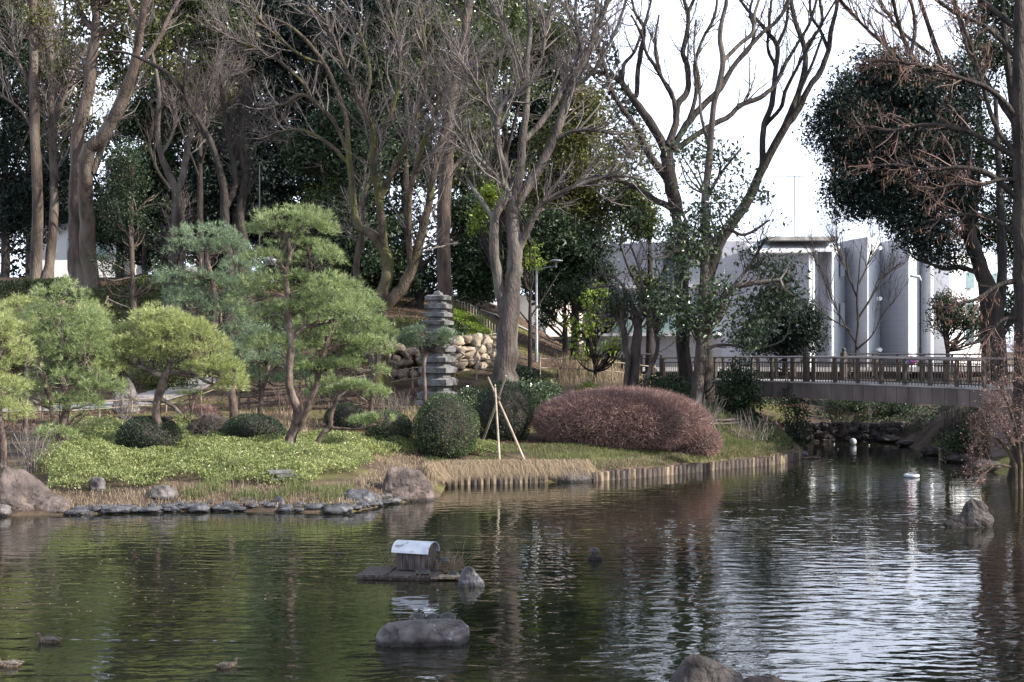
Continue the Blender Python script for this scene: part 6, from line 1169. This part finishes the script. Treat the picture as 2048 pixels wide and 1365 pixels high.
xh = X_(541, Yl); g = Geo(); tube(g, [(bx, Yl, zt + .15), (xh, Yl, zt + .2)], .02, 6); tube(g, [(xh, Yl, zt + .2), (xh, Yl, zt + .12), (xh, Yl, zt + .02), (xh, Yl, zt - .12)], [.03, .24, .26, .1], 14); g.obj('lamp_head', 'metal_grey', lp, smooth=True)
Ys = 74; p = np.array([X_(1822, Ys), Ys, 2.75]); sg = thing('road_sign', 'small round blue sign with red ring and slash behind the bridge railing', 'sign', p); zc = CAMZ - (724 - HOR) * Ys / K + .05
g = Geo(); tube(g, [p, [p[0], Ys, zc + .3]], .035, 7); g.obj('pole', 'metal_grey', sg)
def disc(g, c, r0, r1, y): a = np.arange(24) / 24 * 6.2832; V = [(c[0] + r * math.cos(q), y, c[2] + r * math.sin(q)) for r in (r0, r1) for q in a]; g.add(V, [[i, (i + 1) % 24, (i + 1) % 24 + 24, i + 24] for i in range(24)])
g = Geo(); disc(g, (p[0], 0, zc), .0, .24, Ys - .06); disc(g, (p[0], 0, zc), .0, .24, Ys - .05); g.obj('disc', 'blue_paint', sg)
g = Geo(); disc(g, (p[0], 0, zc), .19, .26, Ys - .066); g.obj('ring', 'red_paint', sg); g = Geo(); box(g, (p[0], Ys - .07, zc), (.42, .006, .05), ry=.785); g.obj('slash', 'red_paint', sg)

# ------------------------------------------------------------------ raft with duck house
fx, fy = onwater(795, 1160); Yr = fy; sc = Yr / K
def W3(px, py, Y): return P(px, py, Y)
rf = thing('raft', 'low floating plank raft in open water carrying a little wooden house', 'raft', (X_(830, Yr), Yr + .3, 0))
ra = math.radians(-8); c0 = np.array([X_(712, Yr), Yr + .1]); dx = np.array([math.cos(ra), math.sin(ra)]); dy = np.array([-math.sin(ra), math.cos(ra)])
for k in range(6):
    c = c0 + dx * .72 + dy * (.06 + k * .17); g = Geo(); box(g, (c[0], c[1], .055), (1.42, .155, .04), rz=ra); g.obj('plank', 'wood_old', rf)
for s_ in (.5, 1.02): c = c0 + dx * s_ + dy * .48; g = Geo(); box(g, (c[0], c[1], .088), (.05, 1.02, .026), rz=ra); g.obj('batten', 'wood_old', rf)
for s_ in (.05, .95): c = c0 + dx * .72 + dy * s_; g = Geo(); box(g, (c[0], c[1], .0), (1.44, .07, .07), rz=ra); g.obj('float_beam', 'wood_post_dark', rf)
for k, (a, b, w_) in enumerate(((1.5, .3, .5), (1.62, .12, .62))): c = c0 + dx * a + dy * b; g = Geo(); box(g, (c[0], c[1], .03 + .02 * k), (w_, .26, .035), rz=ra + .12); g.obj('side_board', ['stone_tan', 'wood_post'][k], rf)
hx = X_(832, Yr + .55); hy = Yr + .62; hr = math.radians(-22); zb_ = .1; hw, hd, hh = .60, .36, .33
hs_ = thing('duck_house', 'little wooden duck house with a curved pale tin roof standing on the raft', 'duck house', (hx, hy, zb_))
ex = np.array([math.cos(hr), math.sin(hr), 0]); ey = np.array([-math.sin(hr), math.cos(hr), 0]); ez = np.array([0, 0, 1.]); hc = np.array([hx, hy, zb_])
def hbox(nm, u, v, wz, s, m, r=0): g = Geo(); box(g, hc + ex * u + ey * v + ez * wz, s, rz=hr); return g.obj(nm, m, hs_)
for k in range(5): w_ = hw / 5; hbox('front_board', -hw / 2 + w_ * (k + .5), -hd / 2, hh / 2, (w_ - .008, .018 + .004 * (k % 2), hh), 'wood_old')
for k in range(5): w_ = hw / 5; hbox('back_board', -hw / 2 + w_ * (k + .5), hd / 2, hh / 2, (w_ - .008, .018, hh), 'wood_old')
for sd, nm in ((1, 'end_board'), (-1, 'end_board')):
    for k in range(5):
        d_ = hd / 5; v = -hd / 2 + d_ * (k + .5); ht = hh + .13 * (1 - (v / (hd / 2)) ** 2) ** .5 - .01; hbox(nm, sd * hw / 2, v, ht / 2, (.018, d_ - .006, ht), 'wood_old')
for sx in (-1, 1):
    for sy in (-1, 1): hbox('corner_post', sx * (hw / 2 - .03), sy * (hd / 2 - .03), hh / 2, (.04, .04, hh), 'wood_post_dark')
g = Geo(); na = 15; V = []
for u in (-hw / 2 - .07, hw / 2 + .05):
    for rr_ in (0, .01):
        for a in np.linspace(0, math.pi, na): V.append(hc + ex * u + ey * (-(hd / 2 + .06 + rr_) * math.cos(a)) + ez * (hh - .03 + (.185 + rr_) * math.sin(a)))
F = []
for i in range(na - 1): F += [[na + i, na + i + 1, 3 * na + i + 1, 3 * na + i], [i + 1, i, 2 * na + i, 2 * na + i + 1], [i, i + 1, na + i + 1, na + i], [2 * na + i + 1, 2 * na + i, 3 * na + i, 3 * na + i + 1]]
F += [[0, na, 3 * na, 2 * na], [na - 1, 3 * na - 1, 4 * na - 1, 2 * na - 1]]
g.add(V, F); g.obj('roof', 'tin', hs_, smooth=False)
def reeds(label, px, py, n, h, w_, Y, zb=.05):
    c = np.array([X_(px, Y), Y, zb]); g = Geo(); b = c + rng.normal(size=(n, 3)) * [w_, w_ * .7, 0]; d = norm(rng.normal(size=(n, 3)) * [.42, .42, .1] + [0, 0, 1]); L_ = h * rng.uniform(.45, 1.1, n); bend = rng.normal(size=(n, 3)) * .22; bend[:, 2] = -.12
    pts = np.stack([b + d * (L_ * t)[:, None] + bend * (L_ * t * t)[:, None] for t in np.linspace(0, 1, 6)], 1); tubes(g, pts, np.tile(np.linspace(.0045, .002, 6), (n, 1)), 3)
    o = g.obj('dry_reeds', 'straw', loc=tuple(c)); o['label'] = label; o['category'] = 'reeds'; return o
reeds('wispy dry reeds rising behind the duck house roof', 815, 1140, 26, .72, .09, Yr + 1.15)
reeds('tangle of dry reeds between the duck house and the craggy rock', 898, 1140, 110, .42, .1, Yr + .55)
reeds('few tall dry stalks standing over the raft end', 915, 1140, 9, .66, .06, Yr + .6)
reeds('dry stems poking out on the left of the duck house', 775, 1140, 7, .6, .06, Yr + 1.)

# ------------------------------------------------------------------ turtles, ducks, floats
def skin_body(name, nodes, edges, parent, m, lv=1, root=0):
    me = bpy.data.meshes.new(name); me.from_pydata([n_[0] for n_ in nodes], edges, []); o = bpy.data.objects.new(name, me); COL.objects.link(o)
    o.modifiers.new('s', 'SKIN'); sv = me.skin_vertices[0].data
    for i, n_ in enumerate(nodes): sv[i].radius = n_[1] if isinstance(n_[1], tuple) else (n_[1], n_[1])
    sv[root].use_root = True
    ss = o.modifiers.new('u', 'SUBSURF'); ss.levels = ss.render_levels = lv
    dg = bpy.context.evaluated_depsgraph_get(); dg.update(); nm = bpy.data.meshes.new_from_object(o.evaluated_get(dg)); bpy.data.objects.remove(o)
    nm.materials.clear(); nm.materials.append(M(m)); nm.polygons.foreach_set('use_smooth', [True] * len(nm.polygons)); o = bpy.data.objects.new(name, nm); COL.objects.link(o); o.parent = parent; return o
def make_turtle():
    root = thing('turtle', 't', 'turtle', (0, 0, 0))
    N_ = [((0, 0, .032), (.05, .022)), ((.06, 0, .034), (.04, .02)), ((.1, 0, .05), (.014, .013)), ((.128, 0, .066), (.016, .014)), ((.148, 0, .066), (.010, .009)), ((-.06, 0, .032), (.036, .018)), ((-.115, 0, .02), (.006, .006)),
          ((.07, .06, .022), (.013, .01)), ((.095, .088, .008), (.013, .006)), ((.07, -.06, .022), (.013, .01)), ((.095, -.088, .008), (.013, .006)), ((-.06, .058, .02), (.014, .01)), ((-.09, .082, .007), (.015, .006)), ((-.06, -.058, .02), (.014, .01)), ((-.09, -.082, .007), (.015, .006))]
    E = [(0, 1), (1, 2), (2, 3), (3, 4), (0, 5), (5, 6), (1, 7), (7, 8), (1, 9), (9, 10), (5, 11), (11, 12), (5, 13), (13, 14)]
    skin_body('body', N_, E, root, 'turtle_skin')
    g = Geo(); nu, nv = 26, 9; u = np.arange(nu) / nu * 6.2832; V = []
    for k in range(nv):
        t = k / (nv - 1); r = math.cos(t * math.pi / 2) ** .8 if k else 1.06; z = .03 + .062 * math.sin(t * math.pi / 2) ** .9 if k else .026
        wob = 1 + .012 * np.cos(u * 12) * (1 - t); V.append(np.stack([.108 * r * wob * np.cos(u) * (1 + .04 * np.cos(u)), .08 * r * wob * np.sin(u), np.full(nu, z) + .003 * np.cos(u * 6) * (t > .2) * (1 - t)], -1))
    V = np.concatenate(V); i, j = np.meshgrid(np.arange(nv - 1), np.arange(nu), indexing='ij'); j2 = (j + 1) % nu
    g.add(V, np.stack([i * nu + j, i * nu + j2, (i + 1) * nu + j2, (i + 1) * nu + j], -1).reshape(-1, 4)); g.obj('shell', 'turtle_shell', root, smooth=True)
    for sy in (-1, 1): g = Geo(); blob(g, (.137, sy * .013, .071), (.003, .003, .003), 1, 0, 8, 6); g.obj('eye', 'metal_black', root, smooth=True)
    return root
def copy_thing(r, label, loc, rz=0, rx=0, ry=0, sc_=1, first=False):
    if first: n_ = r
    else:
        n_ = r.copy(); COL.objects.link(n_)
        for ch in r.children:
            c = ch.copy(); COL.objects.link(c); c.parent = n_
            for gch in ch.children: d = gch.copy(); COL.objects.link(d); d.parent = c
    n_.location = loc; n_.rotation_euler = (rx, ry, rz); n_.scale = (sc_,) * 3; n_['label'] = label; n_['_w'] = list(loc); return n_
TU = make_turtle(); TU['group'] = 'turtles basking on rocks and raft'
bpy.context.view_layer.update()
dgr = bpy.context.evaluated_depsgraph_get()
def on_top(px, Y, default):
    x = X_(px, Y); ok, lo, n_, _, ob, _ = SC.ray_cast(dgr, Vector((x, Y, 1.6)), Vector((0, 0, -1)))
    return (x, Y, lo.z - .004 if ok and lo.z > .02 else default)
first = True
for px, py, dY, rz, ry, sc_, lab in [(836, 1243, .32, 2.7, -.06, 1., 'turtle at the left of the squared table rock, neck stretched up'), (866, 1242, .35, .3, 0, .92, 'middle one of three turtles on the squared table rock'), (895, 1241, .3, .35, .03, 1.0, 'right-hand turtle of the three on the squared table rock'),
        (849, 1155, .12, 3.3, 0, 1.15, 'pale blue-grey turtle on the raft in front of the duck house'), (888, 1150, .3, .2, 0, .95, 'turtle on the raft boards beside the reeds'), (909, 1152, .2, 2.9, .1, .85, 'smaller turtle nearest the craggy rock on the raft end'),
        (937, 1135, .24, 2.9, -.1, 1.05, 'turtle perched on top of the craggy rock at the raft'), (1189, 1103, .12, 2.4, -.15, 1.0, 'lone turtle on the little stump of rock in mid pond'), (1531, 1352, .35, .1, 0, 1.15, 'grey turtle on the low rock at the bottom edge'),
        (655, 1014, .3, .4, 0, 1.2, 'turtle at the left of the shore turtle cluster'), (672, 1013, .34, 2.6, -.1, 1.25, 'middle turtle of the shore turtle cluster'), (692, 1013, .36, .9, 0, 1.2, 'turtle with raised head by the dark dome-shaped stone')]:
    Yt = {1243: onwater(845, 1292)[1], 1242: onwater(845, 1292)[1], 1241: onwater(845, 1292)[1], 1155: Yr, 1150: Yr, 1152: Yr - .05, 1135: onwater(940, 1175)[1], 1103: onwater(1190, 1121)[1], 1352: onwater(1520, 1396)[1]}.get(py, onwater(676, 1027)[1]) + dY
    if py == 1155: Yt = Yr - .02 + .1
    loc = on_top(px, Yt, .07); copy_thing(TU, lab, loc, rz, 0, ry, sc_, first); first = False
def make_duck():
    root = thing('duck', 'd', 'duck', (0, 0, 0)); pts = [(-.215, .085, .012), (-.17, .062, .038), (-.1, .05, .07), (0, .045, .088), (.08, .052, .082), (.13, .07, .06), (.15, .1, .04), (.157, .128, .032), (.165, .15, .034), (.182, .165, .036), (.204, .163, .029), (.224, .155, .014)]
    C = catmull([(a, 0, b, c) for a, b, c in pts], 34); g = Geo(); n = 14; P3 = C[:, :3]; tg = norm(np.gradient(P3, axis=0)); v = np.cross(tg, np.array([0, 1., 0])); a = np.arange(n) / n * 6.2832
    wd = np.where(C[:, 0] < .1, 1.0, 1.0); ring = P3[:, None] + C[:, 3][:, None, None] * (np.cos(a)[:, None] * np.array([0, 1., 0]) + np.sin(a)[:, None] * v[:, None] * .82)
    i, j = np.meshgrid(np.arange(33), np.arange(n), indexing='ij'); j2 = (j + 1) % n; g.add(ring.reshape(-1, 3), np.stack([i * n + j, i * n + j2, (i + 1) * n + j2, (i + 1) * n + j], -1).reshape(-1, 4)); g.obj('body', 'duck_body', root, smooth=True)
    g = Geo(); blob(g, (.246, 0, .148), (.03, .013, .007), 2, .02, 12, 8); g.obj('bill', 'duck_bill', root, smooth=True)
    for s in (-1, 1): g = Geo(); blob(g, (-.055, s * .062, .088), (.115, .024, .035), 3, .05, 18, 10); g.obj('wing', 'duck_wing', root, smooth=True)
    g = Geo(); blob(g, (-.2, 0, .095), (.05, .025, .01), 4, .05, 12, 8); g.obj('tail', 'duck_wing', root, smooth=True)
    for s in (-1, 1): g = Geo(); blob(g, (.198, s * .029, .172), (.005, .003, .005), 1, 0, 8, 6); g.obj('eye', 'metal_black', root, smooth=True)
    return root
DU = make_duck(); DU['group'] = 'brown ducks swimming on the pond'
for k, (px, py, rz, lab) in enumerate([(97, 1285, math.pi, 'brown duck swimming left and drawing a thin pale wake'), (455, 1335, .55, 'speckled brown duck facing right with its neck upright'), (18, 1333, math.pi + .1, 'brown duck at the bottom left frame edge with head cut off')]):
    x, y = onwater(px, py); copy_thing(DU, lab, (x, y, -.02), rz, 0, 0, (.78, .68, .78)[k], k == 0)
# wake of the swimming duck
x, y = onwater(130, 1280); g = Geo()
for k in range(9):
    x0 = x + .02 + k * .28 + rng.uniform(0, .08); wd = rng.uniform(.1, .2); yy = y - .02 - k * .012; a = np.linspace(0, math.pi, 7); V = [(x0 + wd * t, yy + .018 * math.sin(q), .004 + .006 * math.sin(q)) for t, q in zip(np.linspace(0, 1, 7), a)] + [(x0 + wd * t, yy - .02 * math.sin(q), .004) for t, q in zip(np.linspace(0, 1, 7), a)]
    g.add(V, [[i, i + 1, i + 8, i + 7] for i in range(6)])
o = g.obj('duck_wake', 'water'); o['kind'] = 'stuff'; o['label'] = 'thin broken ripple line trailing behind the duck'; o['category'] = 'wake'
x, y = onwater(1823, 955); g = Geo(); a = np.linspace(0, 2 * math.pi, 25); R_ = 12.5 * y / K
tube(g, [(x + R_ * math.cos(q), y + R_ * math.sin(q), .05) for q in a], .055, 10, cap=False); tag(g.obj('float_ring', 'white_plastic', smooth=True, loc=(x, y, 0)), 'white floating ring on the dark water near the right bank', 'float')
x, y = onwater(1706, 890); g = Geo(); blob(g, (x, y, .13), (.15, .15, .15), 1, 0, 20, 12); tag(g.obj('float_ball', 'white_plastic', smooth=True, loc=(x, y, 0)), 'pale ball floating before the low stone weir', 'ball')
for k, (px, py) in enumerate([(1738, 891), (1668, 889), (1676, 899)]): x, y = onwater(px, py); g = Geo(); blob(g, (x, y, .02), (.04, .04, .03), k, .1, 10, 6); o = tag(g.obj('float_scrap', 'white_plastic', loc=(x, y, 0)), ['small white scrap floating right of the pale ball', 'small white scrap floating left of the pale ball', 'white scrap floating lowest, left of the pale ball'][k], 'litter', 'scraps floating by the pale ball')
x, y = onwater(1625, 918); g = Geo(); tube(g, [(x - .35, y, .02), (x, y + .05, .05), (x + .3, y, .03)], .04, 7); tag(g.obj('driftwood', 'wood_post_dark', smooth=True, loc=(x, y, 0)), 'dark bit of driftwood at the tip of the grassy bank', 'driftwood')
for o in bpy.data.objects:
    if '_w' in o: del o['_w']
